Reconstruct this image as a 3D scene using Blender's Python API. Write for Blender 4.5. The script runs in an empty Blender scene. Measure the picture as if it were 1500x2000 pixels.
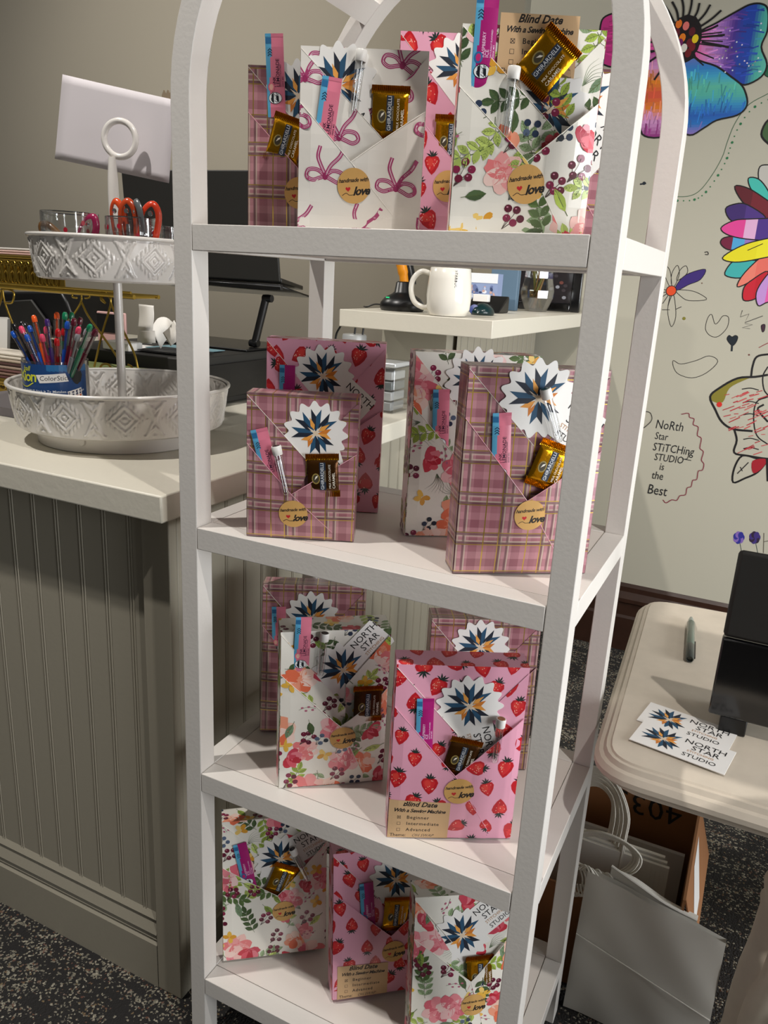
import bpy, bmesh, math, random
from mathutils import Vector, Matrix
sc = bpy.context.scene
COL = sc.collection
PI = math.pi
# ---------------------------------------------------------------- camera
CAM = Vector((0.780673, -0.909765, 1.41475)); YAW, PITCH, ROLL, FPX = 0.444182, 0.290538, 0.0540885, 1537.786
def cam_axes():
    cy, sy = math.cos(YAW), math.sin(YAW)
    fw = Vector((-sy, cy, 0)); rt = Vector((cy, sy, 0)); up = Vector((0, 0, 1))
    cp, sp = math.cos(PITCH), math.sin(PITCH)
    f2 = fw*cp-up*sp; u2 = up*cp+fw*sp
    cr, sr = math.cos(ROLL), math.sin(ROLL)
    return rt*cr+u2*sr, -rt*sr+u2*cr, f2
RT, UP, FW = cam_axes()
cd = bpy.data.cameras.new('camera'); cam = bpy.data.objects.new('camera', cd); COL.objects.link(cam)
m = Matrix((RT, UP, -FW)).transposed().to_4x4(); m.translation = CAM; cam.matrix_world = m
cd.sensor_fit = 'VERTICAL'; cd.sensor_height = 32; cd.lens = FPX/2000*32; cd.clip_start = 0.02
sc.camera = cam
def ray(x, y): return FW+RT*((x-750)/FPX)-UP*((y-1000)/FPX)
def at_y(x, y, Y):
    d = ray(x, y); return CAM+d*((Y-CAM.y)/d.y)
def at_z(x, y, Z):
    d = ray(x, y); return CAM+d*((Z-CAM.z)/d.z)
def at_x(x, y, X):
    d = ray(x, y); return CAM+d*((X-CAM.x)/d.x)
# ---------------------------------------------------------------- light and exposure
sc.view_settings.view_transform = 'Standard'; sc.view_settings.look = 'None'
sc.view_settings.exposure = 0.0; sc.view_settings.gamma = 1.0; sc.view_settings.use_curve_mapping = False
w = bpy.data.worlds.new('shop_ambient'); sc.world = w; w.use_nodes = True
w.node_tree.nodes['Background'].inputs[0].default_value = (1.0, 0.97, 0.92, 1)
w.node_tree.nodes['Background'].inputs[1].default_value = 0.075
def spot(name, loc, target, power, color, size=0.05, angle=110, blend=0.6):
    l = bpy.data.lights.new(name, 'SPOT'); l.energy = power; l.color = color; l.shadow_soft_size = size
    l.spot_size = math.radians(angle); l.spot_blend = blend
    o = bpy.data.objects.new(name, l); COL.objects.link(o); o.location = loc
    o.rotation_euler = (Vector(target)-Vector(loc)).to_track_quat('-Z', 'Y').to_euler(); return o
spot('ceiling_spot_front_left', (-0.85, -0.72, 3.8), (0.1, 0.2, 0.9), 245, (1, .955, .90), .035, 80)
spot('ceiling_spot_front_right', (1.75, -0.80, 3.8), (0.35, 0.2, 0.9), 180, (1, .95, .90), .035, 80)
spot('ceiling_spot_right', (3.0, 0.1, 2.5), (0.0, 0.3, 0.7), 18, (1, .98, .95), .06, 70)
spot('back_wall_fill', (-2.0, 0.9, 2.85), (-1.5, 2.9, 1.7), 88, (1, .955, .88), .05, 150)  # added fill light that lifts the back wall, no known fixture
spot('mural_fill', (1.3, 0.7, 2.9), (0.55, 2.2, 0.75), 36, (1, .965, .9), .05, 70)  # wall wash added to brighten the lower mural, no known fixture
def window(name, loc, target, power, sx, sy):
    la = bpy.data.lights.new(name, 'AREA'); la.shape = 'RECTANGLE'; la.size = sx; la.size_y = sy; la.energy = power; la.color = (.96, .98, 1.0)
    o = bpy.data.objects.new(name, la); COL.objects.link(o); o.location = loc; o.rotation_euler = (Vector(target)-Vector(loc)).to_track_quat('-Z', 'Y').to_euler()
window('shop_window_front', (3.7, -0.95, 1.4), (0, .1, 1), 60, 1.1, 1.6)
window('shop_window_side', (3.6, 0.55, 1.2), (0, .5, .9), 80, 1.2, 1.4)
# ---------------------------------------------------------------- helpers
def lin(h):
    if not isinstance(h, str): return tuple(h)
    h = h.lstrip('#'); r = []
    for i in (0, 2, 4):
        c = int(h[i:i+2], 16)/255; r.append(c/12.92 if c <= .04045 else ((c+.055)/1.055)**2.4)
    return tuple(r)
MATS = {}
def mat(name, color=None, rough=.5, metal=0, bump=0, bscale=40, coat=0, var=0, trans=0, emit=None):
    """procedural material; colour None reads the printed colour attribute"""
    if name in MATS: return MATS[name]
    M = bpy.data.materials.new(name); M.use_nodes = True; N = M.node_tree.nodes; L = M.node_tree.links
    b = N['Principled BSDF']; b.inputs['Roughness'].default_value = rough; b.inputs['Metallic'].default_value = metal
    b.inputs['Coat Weight'].default_value = coat; b.inputs['Coat Roughness'].default_value = .15
    tc = N.new('ShaderNodeTexCoord'); nz = N.new('ShaderNodeTexNoise'); nz.inputs['Scale'].default_value = bscale; nz.inputs['Detail'].default_value = 4
    L.new(tc.outputs['Object'], nz.inputs['Vector'])
    if color is None:
        a = N.new('ShaderNodeAttribute'); a.attribute_name = 'Col'; src = a.outputs['Color']
    else:
        a = N.new('ShaderNodeRGB'); a.outputs[0].default_value = (*lin(color), 1); src = a.outputs[0]
    if var:
        mx = N.new('ShaderNodeMix'); mx.data_type = 'RGBA'; mx.blend_type = 'MULTIPLY'; mx.inputs[0].default_value = var
        L.new(src, mx.inputs[6]); L.new(nz.outputs['Fac'], mx.inputs[7]); src = mx.outputs[2]
    L.new(src, b.inputs['Base Color'])
    if bump:
        bp = N.new('ShaderNodeBump'); bp.inputs['Strength'].default_value = bump; bp.inputs['Distance'].default_value = .002
        L.new(nz.outputs['Fac'], bp.inputs['Height']); L.new(bp.outputs[0], b.inputs['Normal'])
    if trans: b.inputs['Transmission Weight'].default_value = trans; b.inputs['IOR'].default_value = 1.45
    if emit: b.inputs['Emission Color'].default_value = (*lin(emit), 1); b.inputs['Emission Strength'].default_value = 1
    MATS[name] = M; return M
def clear(name, tint='#fafbfb', gloss=.14, rough=.03):
    if name in MATS: return MATS[name]
    M = bpy.data.materials.new(name); M.use_nodes = True; N = M.node_tree.nodes; L = M.node_tree.links
    N.remove(N['Principled BSDF']); t = N.new('ShaderNodeBsdfTransparent'); t.inputs[0].default_value = (*lin(tint), 1)
    g = N.new('ShaderNodeBsdfGlossy'); g.inputs['Roughness'].default_value = rough
    lw = N.new('ShaderNodeLayerWeight'); lw.inputs['Blend'].default_value = .35
    mp = N.new('ShaderNodeMapRange'); mp.inputs['To Min'].default_value = gloss*.6; mp.inputs['To Max'].default_value = min(1, gloss*4.5)
    L.new(lw.outputs['Facing'], mp.inputs['Value']); x = N.new('ShaderNodeMixShader'); L.new(mp.outputs[0], x.inputs[0]); L.new(t.outputs[0], x.inputs[1]); L.new(g.outputs[0], x.inputs[2])
    L.new(x.outputs[0], N['Material Output'].inputs[0]); MATS[name] = M; return M
class MB:
    """collects polygons with a printed colour, a uv in metres and a material slot"""
    def __init__(s): s.v = []; s.f = []; s.c = []; s.uv = []; s.m = []
    def poly(s, pts, col='#ffffff', mi=0, uv=None):
        if len(pts) < 3: return
        k = len(s.v); s.v += [tuple(p) for p in pts]; s.f.append(tuple(range(k, k+len(pts)))); s.c.append(lin(col)); s.m.append(mi)
        s.uv.append(uv or [(0, 0)]*len(pts))
    def mesh(s, vs, fs, col='#ffffff', mi=0):
        k = len(s.v); s.v += [tuple(p) for p in vs]; c = lin(col)
        for f in fs: s.f.append(tuple(i+k for i in f)); s.c.append(c); s.m.append(mi); s.uv.append([(0, 0)]*len(f))
    def box(s, x0, x1, y0, y1, z0, z1, col='#ffffff', mi=0, M=None):
        vs = [Vector((x, y, z)) for z in (z0, z1) for y in (y0, y1) for x in (x0, x1)]
        if M: vs = [M@v for v in vs]
        s.mesh(vs, [(0, 2, 3, 1), (4, 5, 7, 6), (0, 1, 5, 4), (2, 6, 7, 3), (0, 4, 6, 2), (1, 3, 7, 5)], col, mi)
    def prism(s, pts, d, col='#ffffff', mi=0):
        """pts: 3d loop; d: extrusion vector"""
        n = len(pts); d = Vector(d); a = [Vector(p) for p in pts]; b = [p+d for p in a]
        s.mesh(a+b, [tuple(range(n))[::-1], tuple(range(n, 2*n))]+[(i, (i+1) % n, n+(i+1) % n, n+i) for i in range(n)], col, mi)
    def tube(s, pts, r, n=8, col='#ffffff', mi=0, closed=False, flat=1.0):
        P = [Vector(p) for p in pts]; m_ = len(P); rs = r if isinstance(r, (list, tuple)) else [r]*m_
        vs = []; prev = None
        for i in range(m_):
            a = P[(i-1) % m_] if (closed or i) else P[i]; b = P[(i+1) % m_] if (closed or i < m_-1) else P[i]
            t = (b-a).normalized() if (b-a).length > 1e-9 else Vector((0, 0, 1))
            if prev is None: prev = t.orthogonal().normalized()
            prev = (prev-t*prev.dot(t)); prev = prev.normalized() if prev.length > 1e-9 else t.orthogonal().normalized()
            q = t.cross(prev)
            for k in range(n):
                an = 2*PI*k/n; vs.append(P[i]+(prev*math.cos(an)+q*math.sin(an)*flat)*rs[i])
        fs = []
        for i in range(m_ if closed else m_-1):
            j = (i+1) % m_
            for k in range(n): fs.append((i*n+k, i*n+(k+1) % n, j*n+(k+1) % n, j*n+k))
        if not closed: fs.append(tuple(range(n))[::-1]); fs.append(tuple(range((m_-1)*n, m_*n)))
        s.mesh(vs, fs, col, mi)
    def lathe(s, prof, n=48, c=(0, 0, 0), col='#ffffff', mi=0, cap=False):
        c = Vector(c); vs = []; m_ = len(prof)
        for r, z in prof:
            for k in range(n): an = 2*PI*k/n; vs.append(c+Vector((r*math.cos(an), r*math.sin(an), z)))
        fs = [(i*n+k, i*n+(k+1) % n, (i+1)*n+(k+1) % n, (i+1)*n+k) for i in range(m_-1) for k in range(n)]
        if cap: fs += [tuple(range(n))[::-1], tuple(range((m_-1)*n, m_*n))]
        s.mesh(vs, fs, col, mi)
    def build(s, name, mats, parent=None, bevel=0, smooth=40, M=None):
        me = bpy.data.meshes.new(name); me.from_pydata(s.v, [], s.f)
        for x in (mats if isinstance(mats, (list, tuple)) else [mats]): me.materials.append(x)
        me.polygons.foreach_set('material_index', s.m)
        ca = me.color_attributes.new('Col', 'FLOAT_COLOR', 'CORNER'); u = me.uv_layers.new(name='UVMap'); cc = []; uu = []
        for f, c, t in zip(s.f, s.c, s.uv):
            cc += [*c, 1.0]*len(f)
            for q in t: uu += [q[0], q[1]]
        ca.data.foreach_set('color', cc); u.data.foreach_set('uv', uu)
        if M: me.transform(M)
        if smooth:
            me.polygons.foreach_set('use_smooth', [True]*len(s.f)); me.set_sharp_from_angle(angle=math.radians(smooth))
        me.update(); o = bpy.data.objects.new(name, me); COL.objects.link(o)
        if parent: o.parent = parent
        if bevel:
            b = o.modifiers.new('soft_edges', 'BEVEL'); b.width = bevel; b.segments = 2; b.limit_method = 'ANGLE'; b.angle_limit = math.radians(40)
        return o
def tag(o, label=None, cat=None, group=None, kind=None):
    if label: o['label'] = label
    if cat: o['category'] = cat
    if group: o['group'] = group
    if kind: o['kind'] = kind
    return o
def thing(name, label, cat, loc=(0, 0, 0), rotz=0, group=None):
    o = bpy.data.objects.new(name, None); o.empty_display_size = .02; COL.objects.link(o); o.location = loc; o.rotation_euler = (0, 0, rotz)
    return tag(o, label, cat, group)
def smooth_path(P, n=6, closed=False):
    P = [Vector(p) for p in P]; out = []; m_ = len(P)
    for i in range(m_ if closed else m_-1):
        a = P[(i-1) % m_] if (closed or i) else P[i]*2-P[i+1]
        b = P[i]; c = P[(i+1) % m_]; d = P[(i+2) % m_] if (closed or i < m_-2) else c*2-b
        for k in range(n):
            t = k/n; out.append(.5*((2*b)+(c-a)*t+(2*a-5*b+4*c-d)*t*t+(-a+3*b-3*c+d)*t**3))
    if not closed: out.append(P[-1])
    return out
# ---- flat shapes (2d) ------------------------------------------------------
def clip_poly(sub, clip):
    """Sutherland-Hodgman, clip is convex and counter-clockwise"""
    out = sub
    for i in range(len(clip)):
        if not out: return []
        ax, ay = clip[i]; bx, by = clip[(i+1) % len(clip)]; ex, ey = bx-ax, by-ay; inp = out; out = []
        for j in range(len(inp)):
            p, q = inp[j-1], inp[j]
            dp = ex*(p[1]-ay)-ey*(p[0]-ax); dq = ex*(q[1]-ay)-ey*(q[0]-ax)
            if (dp >= 0) != (dq >= 0):
                t = dp/(dp-dq); out.append((p[0]+(q[0]-p[0])*t, p[1]+(q[1]-p[1])*t))
            if dq >= 0: out.append(q)
    return out
def ell(cx, cy, a, b, rot=0, n=14, a0=0, a1=2*PI):
    c, s_ = math.cos(rot), math.sin(rot); o = []
    for k in range(n):
        t = a0+(a1-a0)*k/n; x, y = a*math.cos(t), b*math.sin(t); o.append((cx+x*c-y*s_, cy+x*s_+y*c))
    return o
def stroke(P, wd, n=0, closed=False, taper=False):
    """polyline to quads"""
    if n: P = [(v.x, v.y) for v in smooth_path([(x, y, 0) for x, y in P], n, closed)]
    out = []; m_ = len(P); nr = []
    for i in range(m_):
        a = P[max(0, i-1)]; b = P[min(m_-1, i+1)]
        if closed: a, b = P[i-1], P[(i+1) % m_]
        dx, dy = b[0]-a[0], b[1]-a[1]; l = math.hypot(dx, dy) or 1; nr.append((-dy/l, dx/l))
    for i in range(m_ if closed else m_-1):
        j = (i+1) % m_
        wi = wd*(1 if not taper else (1-.85*i/(m_-1))); wj = wd*(1 if not taper else (1-.85*j/(m_-1)))
        out.append([(P[i][0]-nr[i][0]*wi/2, P[i][1]-nr[i][1]*wi/2), (P[j][0]-nr[j][0]*wj/2, P[j][1]-nr[j][1]*wj/2),
                    (P[j][0]+nr[j][0]*wj/2, P[j][1]+nr[j][1]*wj/2), (P[i][0]+nr[i][0]*wi/2, P[i][1]+nr[i][1]*wi/2)])
    return out
def xf(pts, cx=0, cy=0, s=1, rot=0):
    c, n = math.cos(rot), math.sin(rot); return [(cx+s*(x*c-y*n), cy+s*(x*n+y*c)) for x, y in pts]
def ccw(p):
    a = sum(p[i-1][0]*p[i][1]-p[i][0]*p[i-1][1] for i in range(len(p)))
    return p if a > 0 else p[::-1]
TXT = {}
def text(s, size, shear=0, bold=0, align='LEFT', space=1.0):
    """letters as flat polygons"""
    k = (s, shear, bold, align, space)
    if k not in TXT:
        c = bpy.data.curves.new('t', 'FONT'); c.body = s; c.size = 1; c.shear = shear; c.offset = bold; c.align_x = align; c.space_character = space; c.resolution_u = 2
        o = bpy.data.objects.new('t', c); me = bpy.data.meshes.new_from_object(o)
        TXT[k] = [[(me.vertices[i].co.x, me.vertices[i].co.y) for i in p.vertices] for p in me.polygons]
        bpy.data.objects.remove(o); bpy.data.curves.remove(c); bpy.data.meshes.remove(me)
    return [[(x*size, y*size) for x, y in p] for p in TXT[k]]
def put(out, polys, col, cx=0, cy=0, s=1, rot=0, sx=1):
    lay = out[-1][2]+1 if out and len(out[-1]) > 2 else 0
    for p in polys: out.append((ccw(xf([(x*sx, y) for x, y in p], cx, cy, s, rot)), col, lay))
# ---------------------------------------------------------------- materials
PAINT = mat('white_satin_paint', '#d6d2cc', .42, bump=.12, bscale=160)
PAINT2 = mat('white_satin_paint_shelf_top', '#d9d2cb', .4, bump=.08, bscale=60)
SEAM = mat('dark_seam', '#4a4038', .8)
CTOP = mat('counter_top_paint', '#d3cebf', .4, bump=.2, bscale=80)
CBASE = mat('counter_base_paint', '#9f9989', .5, bump=.08, bscale=120)
WALLP = mat('wall_paint_greige', '#b6ae9e', .8, bump=.05, bscale=300)
MURAL = mat('mural_wall_paint', '#b0ac9c', .65, bump=.05, bscale=300)
WOOD = mat('dark_stained_wood', '#3a241a', .35, bump=.2, bscale=30, var=.5)
BLACK = mat('black_plastic', '#0b0b0c', .35)
BLACKM = mat('black_matte', '#1c1b18', .6)
PRINT = mat('printed_gloss_paper', None, .32, coat=.25)
PRINTM = mat('printed_matte_paper', None, .6)
WHITE = mat('white_plastic', '#e6e4df', .35)
ENAMEL = mat('white_enamel_metal', '#dcd8d2', .2, coat=.4)
GOLD = mat('brass_wire', '#a58a3c', .3, .9)
GOLDF = mat('gold_foil', '#c98f14', .22, .95, bump=.5, bscale=70)
BROWNF = mat('brown_foil', '#4a2c0c', .25, .7, bump=.4, bscale=70)
CARD = mat('cardboard', '#8a5c36', .8, bump=.1, bscale=90)
GLASS = clear('clear_glass')
PLASTIC = clear('clear_plastic', '#eeeeee', .16, .08)
def structure(o): o['kind'] = 'structure'; return o
# ---------------------------------------------------------------- carpet and walls
def carpet():
    M = bpy.data.materials.new('woven_loop_carpet'); M.use_nodes = True; N = M.node_tree.nodes; L = M.node_tree.links; b = N['Principled BSDF']; b.inputs['Roughness'].default_value = .95
    tc = N.new('ShaderNodeTexCoord'); mp = N.new('ShaderNodeMapping'); mp.inputs['Scale'].default_value = (1, 1, 1); L.new(tc.outputs['Object'], mp.inputs[0])
    v = N.new('ShaderNodeTexVoronoi'); v.inputs['Scale'].default_value = 250; L.new(mp.outputs[0], v.inputs['Vector'])
    sx = N.new('ShaderNodeSeparateColor'); L.new(v.outputs['Color'], sx.inputs[0])
    m2 = N.new('ShaderNodeMapping'); m2.inputs['Scale'].default_value = (6, 55, 1); L.new(tc.outputs['Object'], m2.inputs[0])
    nz = N.new('ShaderNodeTexNoise'); nz.inputs['Scale'].default_value = 1; nz.inputs['Detail'].default_value = 3; L.new(m2.outputs[0], nz.inputs['Vector'])
    n3 = N.new('ShaderNodeTexNoise'); n3.inputs['Scale'].default_value = 9; n3.inputs['Detail'].default_value = 2; L.new(tc.outputs['Object'], n3.inputs['Vector'])
    ad = N.new('ShaderNodeMath'); ad.operation = 'ADD'; L.new(nz.outputs['Fac'], ad.inputs[0]); L.new(n3.outputs['Fac'], ad.inputs[1])
    th = N.new('ShaderNodeMapRange'); th.inputs['From Min'].default_value = .85; th.inputs['From Max'].default_value = 1.25; th.inputs['To Min'].default_value = .97; th.inputs['To Max'].default_value = .52; L.new(ad.outputs[0], th.inputs['Value'])
    gt = N.new('ShaderNodeMath'); gt.operation = 'GREATER_THAN'; L.new(sx.outputs[0], gt.inputs[0]); L.new(th.outputs[0], gt.inputs[1])
    r = N.new('ShaderNodeValToRGB'); e = r.color_ramp.elements; e[0].color = (*lin('#8d8775'), 1); e[1].color = (*lin('#6d5f45'), 1)
    for p, c in ((.4, '#5d5a50'), (.7, '#9a9484'), (.85, '#5a3a30')): x = e.new(p); x.color = (*lin(c), 1)
    L.new(sx.outputs[1], r.inputs[0]); mx = N.new('ShaderNodeMix'); mx.data_type = 'RGBA'; mx.inputs[6].default_value = (*lin('#1d1b1a'), 1)
    L.new(gt.outputs[0], mx.inputs[0]); L.new(r.outputs[0], mx.inputs[7]); L.new(mx.outputs[2], b.inputs['Base Color'])
    bp = N.new('ShaderNodeBump'); bp.inputs['Distance'].default_value = .003; bp.inputs['Strength'].default_value = .8; iv = N.new('ShaderNodeMath'); iv.operation = 'SUBTRACT'; iv.inputs[0].default_value = 1; L.new(v.outputs['Distance'], iv.inputs[1])
    L.new(iv.outputs[0], bp.inputs['Height']); L.new(bp.outputs[0], b.inputs['Normal']); return M
b = MB(); b.box(-5.5, 4.2, -2.4, 3.0, -.05, 0); structure(b.build('floor', carpet(), smooth=0))
b = MB(); b.box(-5.5, -.33, 2.9, 3.0, 0, 3.2); structure(b.build('wall_back', WALLP, smooth=0))
b = MB(); b.box(-.36, -.245, 2.185, 3.0, 0, 3.0); structure(b.build('trim_1', mat('column_paint', '#8f8877', .8), smooth=0))
WY = 2.2
b = MB(); b.box(-.245, 3.6, WY, 2.3, 0, 3.0); wall_r = structure(b.build('wall_right', MURAL, smooth=0))
b = MB()
pr = [(0, 0), (-.02, 0), (-.02, .14), (-.012, .15), (-.012, .2), (-.026, .21), (-.026, .225), (-.01, .25), (-.01, .27), (0, .283)]
for i in range(len(pr)-1):
    (a0, z0), (a1, z1) = pr[i], pr[i+1]; b.poly([(-.05, WY+a0, z0), (3.6, WY+a0, z0), (3.6, WY+a1, z1), (-.05, WY+a1, z1)])
structure(b.build('baseboard_right', WOOD, smooth=25))
# ---------------------------------------------------------------- drawings on the mural wall
def px2(p): q = at_y(p[0], p[1], WY); return (q.x, q.z)
class Draw:
    def __init__(s): s.p = []
    def fill(s, P, col, lw=2.2, lc='#0d0b0d'):
        Q = [px2(p) for p in P]; Q = [(v.x, v.y) for v in smooth_path([(x, y, 0) for x, y in Q], 4, True)]
        if col: s.p.append((ccw(Q), col))
        if lw: s.p += [(ccw(q), lc) for q in stroke(Q, lw*.0021, 0, True)]
        return s
    def bands(s, P, cols, axis=0, lw=2.6, soft=0):
        if soft:
            L_ = [lin(c) for c in cols]; cols = []
            for i in range(soft): t = i/(soft-1)*(len(L_)-1); k = min(int(t), len(L_)-2); t -= k; cols.append(tuple(a*(1-t)+b_*t for a, b_ in zip(L_[k], L_[k+1])))
        Q = [px2(p) for p in P]; Q = ccw([(v.x, v.y) for v in smooth_path([(x, y, 0) for x, y in Q], 4, True)]); lo_ = min(q[axis] for q in Q); hi = max(q[axis] for q in Q); n = len(cols)
        for i, c in enumerate(cols):
            a = lo_+(hi-lo_)*i/n; e = lo_+(hi-lo_)*(i+1)/n
            cl = [(a, -9), (e, -9), (e, 9), (a, 9)] if axis == 0 else [(-9, a), (9, a), (9, e), (-9, e)]
            r = clip_poly(Q, cl)
            if len(r) > 2: s.p.append((r, c))
        if soft:
            rnd = random.Random(soft+len(P)); xs = [q[0] for q in Q]; ys = [q[1] for q in Q]
            for _ in range(170):
                x, y = rnd.uniform(min(xs), max(xs)), rnd.uniform(lo_ if axis else min(ys), max(ys)); l = .02+.02*rnd.random(); x2, y2 = (x+l*.25*rnd.uniform(-1, 1), y+l) if axis else (x+l, y+l*.3*rnd.uniform(-1, 1))
                if all(sum(((Q[i-1][1] > b_) != (Q[i][1] > b_)) and a_ < (Q[i][0]-Q[i-1][0])*(b_-Q[i-1][1])/(Q[i][1]-Q[i-1][1])+Q[i-1][0] for i in range(len(Q))) % 2 for a_, b_ in ((x, y), (x2, y2))):
                    v = (y if axis else x)-lo_; c = lin(cols[min(n-1, int(v/(hi-lo_)*n))]) if not isinstance(cols[0], tuple) else cols[min(n-1, int(v/(hi-lo_)*n))]; k = rnd.choice([.72, 1.0, 1.35]); s.p += [(ccw(q), tuple(min(1, w_*k) for w_ in c)) for q in stroke([(x, y), (x2, y2)], .004)]
        s.p += [(ccw(q), '#0d0b0d') for q in stroke(Q, lw*.0021, 0, True)]; return s
    def line(s, P, lw=1.5, col='#141214', n=4):
        s.p += [(ccw(q), col) for q in stroke([px2(p) for p in P], lw*.0021, n)]; return s
    def dot(s, x, y, r, col, ry=None):
        q = px2((x, y)); s.p.append((ell(q[0], q[1], r*.0019, (ry or r)*.0019, 0, 12), col)); return s
    def txt(s, t, x, y, size, col='#111', shear=.1, sx=.85, rot=0):
        q = px2((x, y)); put(s.p, text(t, size, shear), col, q[0], q[1], 1, rot, sx); return s
    def build(s, name, label=None):
        b = MB()
        for i, q in enumerate(s.p):
            p, c = q[:2]; y = WY-.0005-.000002*i; b.poly([(x, y, z) for x, z in p][::1], c)
        o = b.build(name, MATS['marker_ink'], wall_r, smooth=0)
        if label: o['label'] = label
        return o
mat('marker_ink', None, .55)
d = Draw()
d.bands([(1176, 125), (1171, 90), (1173, 50), (1183, 32), (1215, 24), (1262, 30), (1290, 60), (1288, 120), (1240, 135)], ['#b92a7a', '#b92a7a', '#c43a86', '#d0569a'], soft=10)
d.bands([(1256, 118), (1285, 100), (1330, 118), (1345, 130), (1345, 240), (1320, 262), (1266, 268), (1250, 240)], ['#8a2f78', '#c78cc0', '#d97a1c', '#cf4a3a', '#d8801a', '#c98cc0', '#b34a90'], 1, soft=24)
d.bands([(1345, 118), (1365, 112), (1400, 128), (1440, 158), (1455, 178), (1459, 206), (1440, 225), (1400, 235), (1375, 250), (1347, 264), (1325, 240), (1325, 140)], ['#7f6ab0', '#1f6bb4', '#1c55a8', '#2d86b8', '#4aa79b', '#55b09a', '#3a9cc0', '#2d78bf', '#5a6fb5'], 1, soft=30)
d.bands([(1362, 68), (1400, 45), (1440, 22), (1466, 9), (1488, 8), (1500, 20), (1499, 60), (1487, 92), (1498, 125), (1487, 150), (1455, 166), (1435, 155), (1400, 130), (1358, 112)], ['#d8408c', '#cf7cb5', '#b17ac0', '#8f62b4', '#4a2d88', '#1d3f9e', '#1b3fa0', '#45a396', '#58b0a0'], soft=28)
for i in range(26):
    random.seed(i); d.dot(1395+random.random()*95, 45+random.random()*100, 1.3, random.choice(['#c9d4dc', '#8f8f8a', '#d8c8e0']))
d.dot(1337, 76, 29, '#170c10', 38)
for x, y, c in ((1326, 47, '#e0701c'), (1340, 51, '#d9706a'), (1352, 62, '#5a1420'), (1333, 74, '#e07a1a'), (1347, 84, '#6a1420'), (1322, 64, '#5f1522'), (1352, 92, '#73161f'), (1336, 94, '#d8d4c8'), (1358, 76, '#e3c41c'), (1344, 104, '#6a1018'), (1328, 84, '#6d1a5a')): d.dot(x, y, 5.5, c, 7)
for a in range(15):
    t = math.radians(200-a*15); r0, r1 = 34, 70+(a % 3)*9
    d.line([(1337+r0*math.cos(t), 76-r0*1.1*math.sin(t)), (1337+(r0+r1)/2*math.cos(t)+3, 76-(r0+r1)/2*1.1*math.sin(t)), (1337+r1*math.cos(t), 76-r1*1.1*math.sin(t))], 3)
for a in (-60, -40, -15, -5, 5, 12): t = math.radians(a); d.line([(1337+30*math.cos(t), 76-38*math.sin(t)), (1337+75*math.cos(t), 76-60*math.sin(t))], 1.8)
for a in (-110, -130, -150): t = math.radians(a); d.line([(1337+35*math.cos(t), 76-38*math.sin(t)), (1337+92*math.cos(t), 76-105*math.sin(t))], 3)
d.build('flower_drawing', 'large flower with magenta, orange and blue petals drawn in marker')
d = Draw(); V = [(1310, 384), (1345, 383), (1368, 371), (1392, 340), (1411, 306), (1421, 276), (1436, 240), (1462, 205), (1500, 183)]
d.line(V, .9, '#2d5a3c', 6)
P = smooth_path([(x+7, y+8, 0) for x, y in V], 6)
for i, p in enumerate(P):
    if i % 2: d.dot(p.x, p.y, 2.2 if i % 6 == 1 else 1.2, '#1f6b40')
d.fill([(1487, 262), (1500, 235), (1520, 240), (1520, 290), (1500, 280)], '#3c5a34', 3).fill([(1490, 130), (1500, 128), (1510, 150), (1495, 148)], '#1d5a3c', 1)
d.build('dotted_swirl_drawing', 'green dotted curve and leaf in marker')
d = Draw()
for P, c in (([(1482, 330), (1500, 322), (1540, 330), (1540, 420), (1500, 405), (1485, 372)], ['#b7b4ad', '#a8a3b0', '#c98aa8']), ([(1462, 348), (1482, 350), (1500, 372), (1510, 400), (1480, 380), (1466, 368)], ['#3fb3a6', '#3fb3a6']),
             ([(1435, 364), (1462, 368), (1500, 392), (1540, 420), (1510, 436), (1480, 418), (1450, 394)], ['#5a1420', '#6e1a26', '#5f1620']), ([(1417, 408), (1438, 398), (1460, 400), (1495, 424), (1470, 432), (1430, 432)], ['#3a2266', '#4a2f7c']),
             ([(1407, 473), (1424, 462), (1500, 462), (1490, 476), (1455, 480), (1436, 488), (1418, 486)], ['#6d1436', '#4a9ed0', '#8f70b8', '#c79aca']), ([(1408, 446), (1430, 432), (1460, 428), (1540, 430), (1540, 468), (1470, 468), (1425, 460)], ['#d8408f', '#d8408f', '#d9a8ce', '#4a2c82', '#4a2c82', '#38206a']),
             ([(1416, 537), (1426, 516), (1440, 510), (1480, 510), (1460, 532), (1444, 543)], ['#3aa6a4', '#3aa6a4']), ([(1440, 560), (1455, 532), (1500, 492), (1540, 480), (1540, 520), (1500, 530), (1470, 548)], ['#e07a68', '#dc6a5c', '#e07a68']),
             ([(1411, 504), (1440, 484), (1480, 470), (1540, 462), (1540, 490), (1480, 506), (1435, 512)], ['#ded31a', '#e3da24']), ([(1452, 586), (1453, 562), (1470, 546), (1500, 530), (1492, 566), (1474, 584)], ['#c0182c', '#b81226']),
             ([(1481, 597), (1477, 572), (1492, 545), (1510, 530), (1540, 540), (1530, 590), (1500, 590)], ['#b98acb', '#d95aa2', '#e8b0d0'])): d.bands(P, c, 0, 1.8)
d.line([(1460, 489), (1490, 476)], 1.2)
d.build('petal_drawing', 'many-coloured pointed petals drawn in marker')
d = Draw()
d.fill([(1318, 564), (1330, 545), (1348, 533), (1378, 526), (1368, 546), (1345, 556), (1326, 566)], '#35206e', 1)
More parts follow.
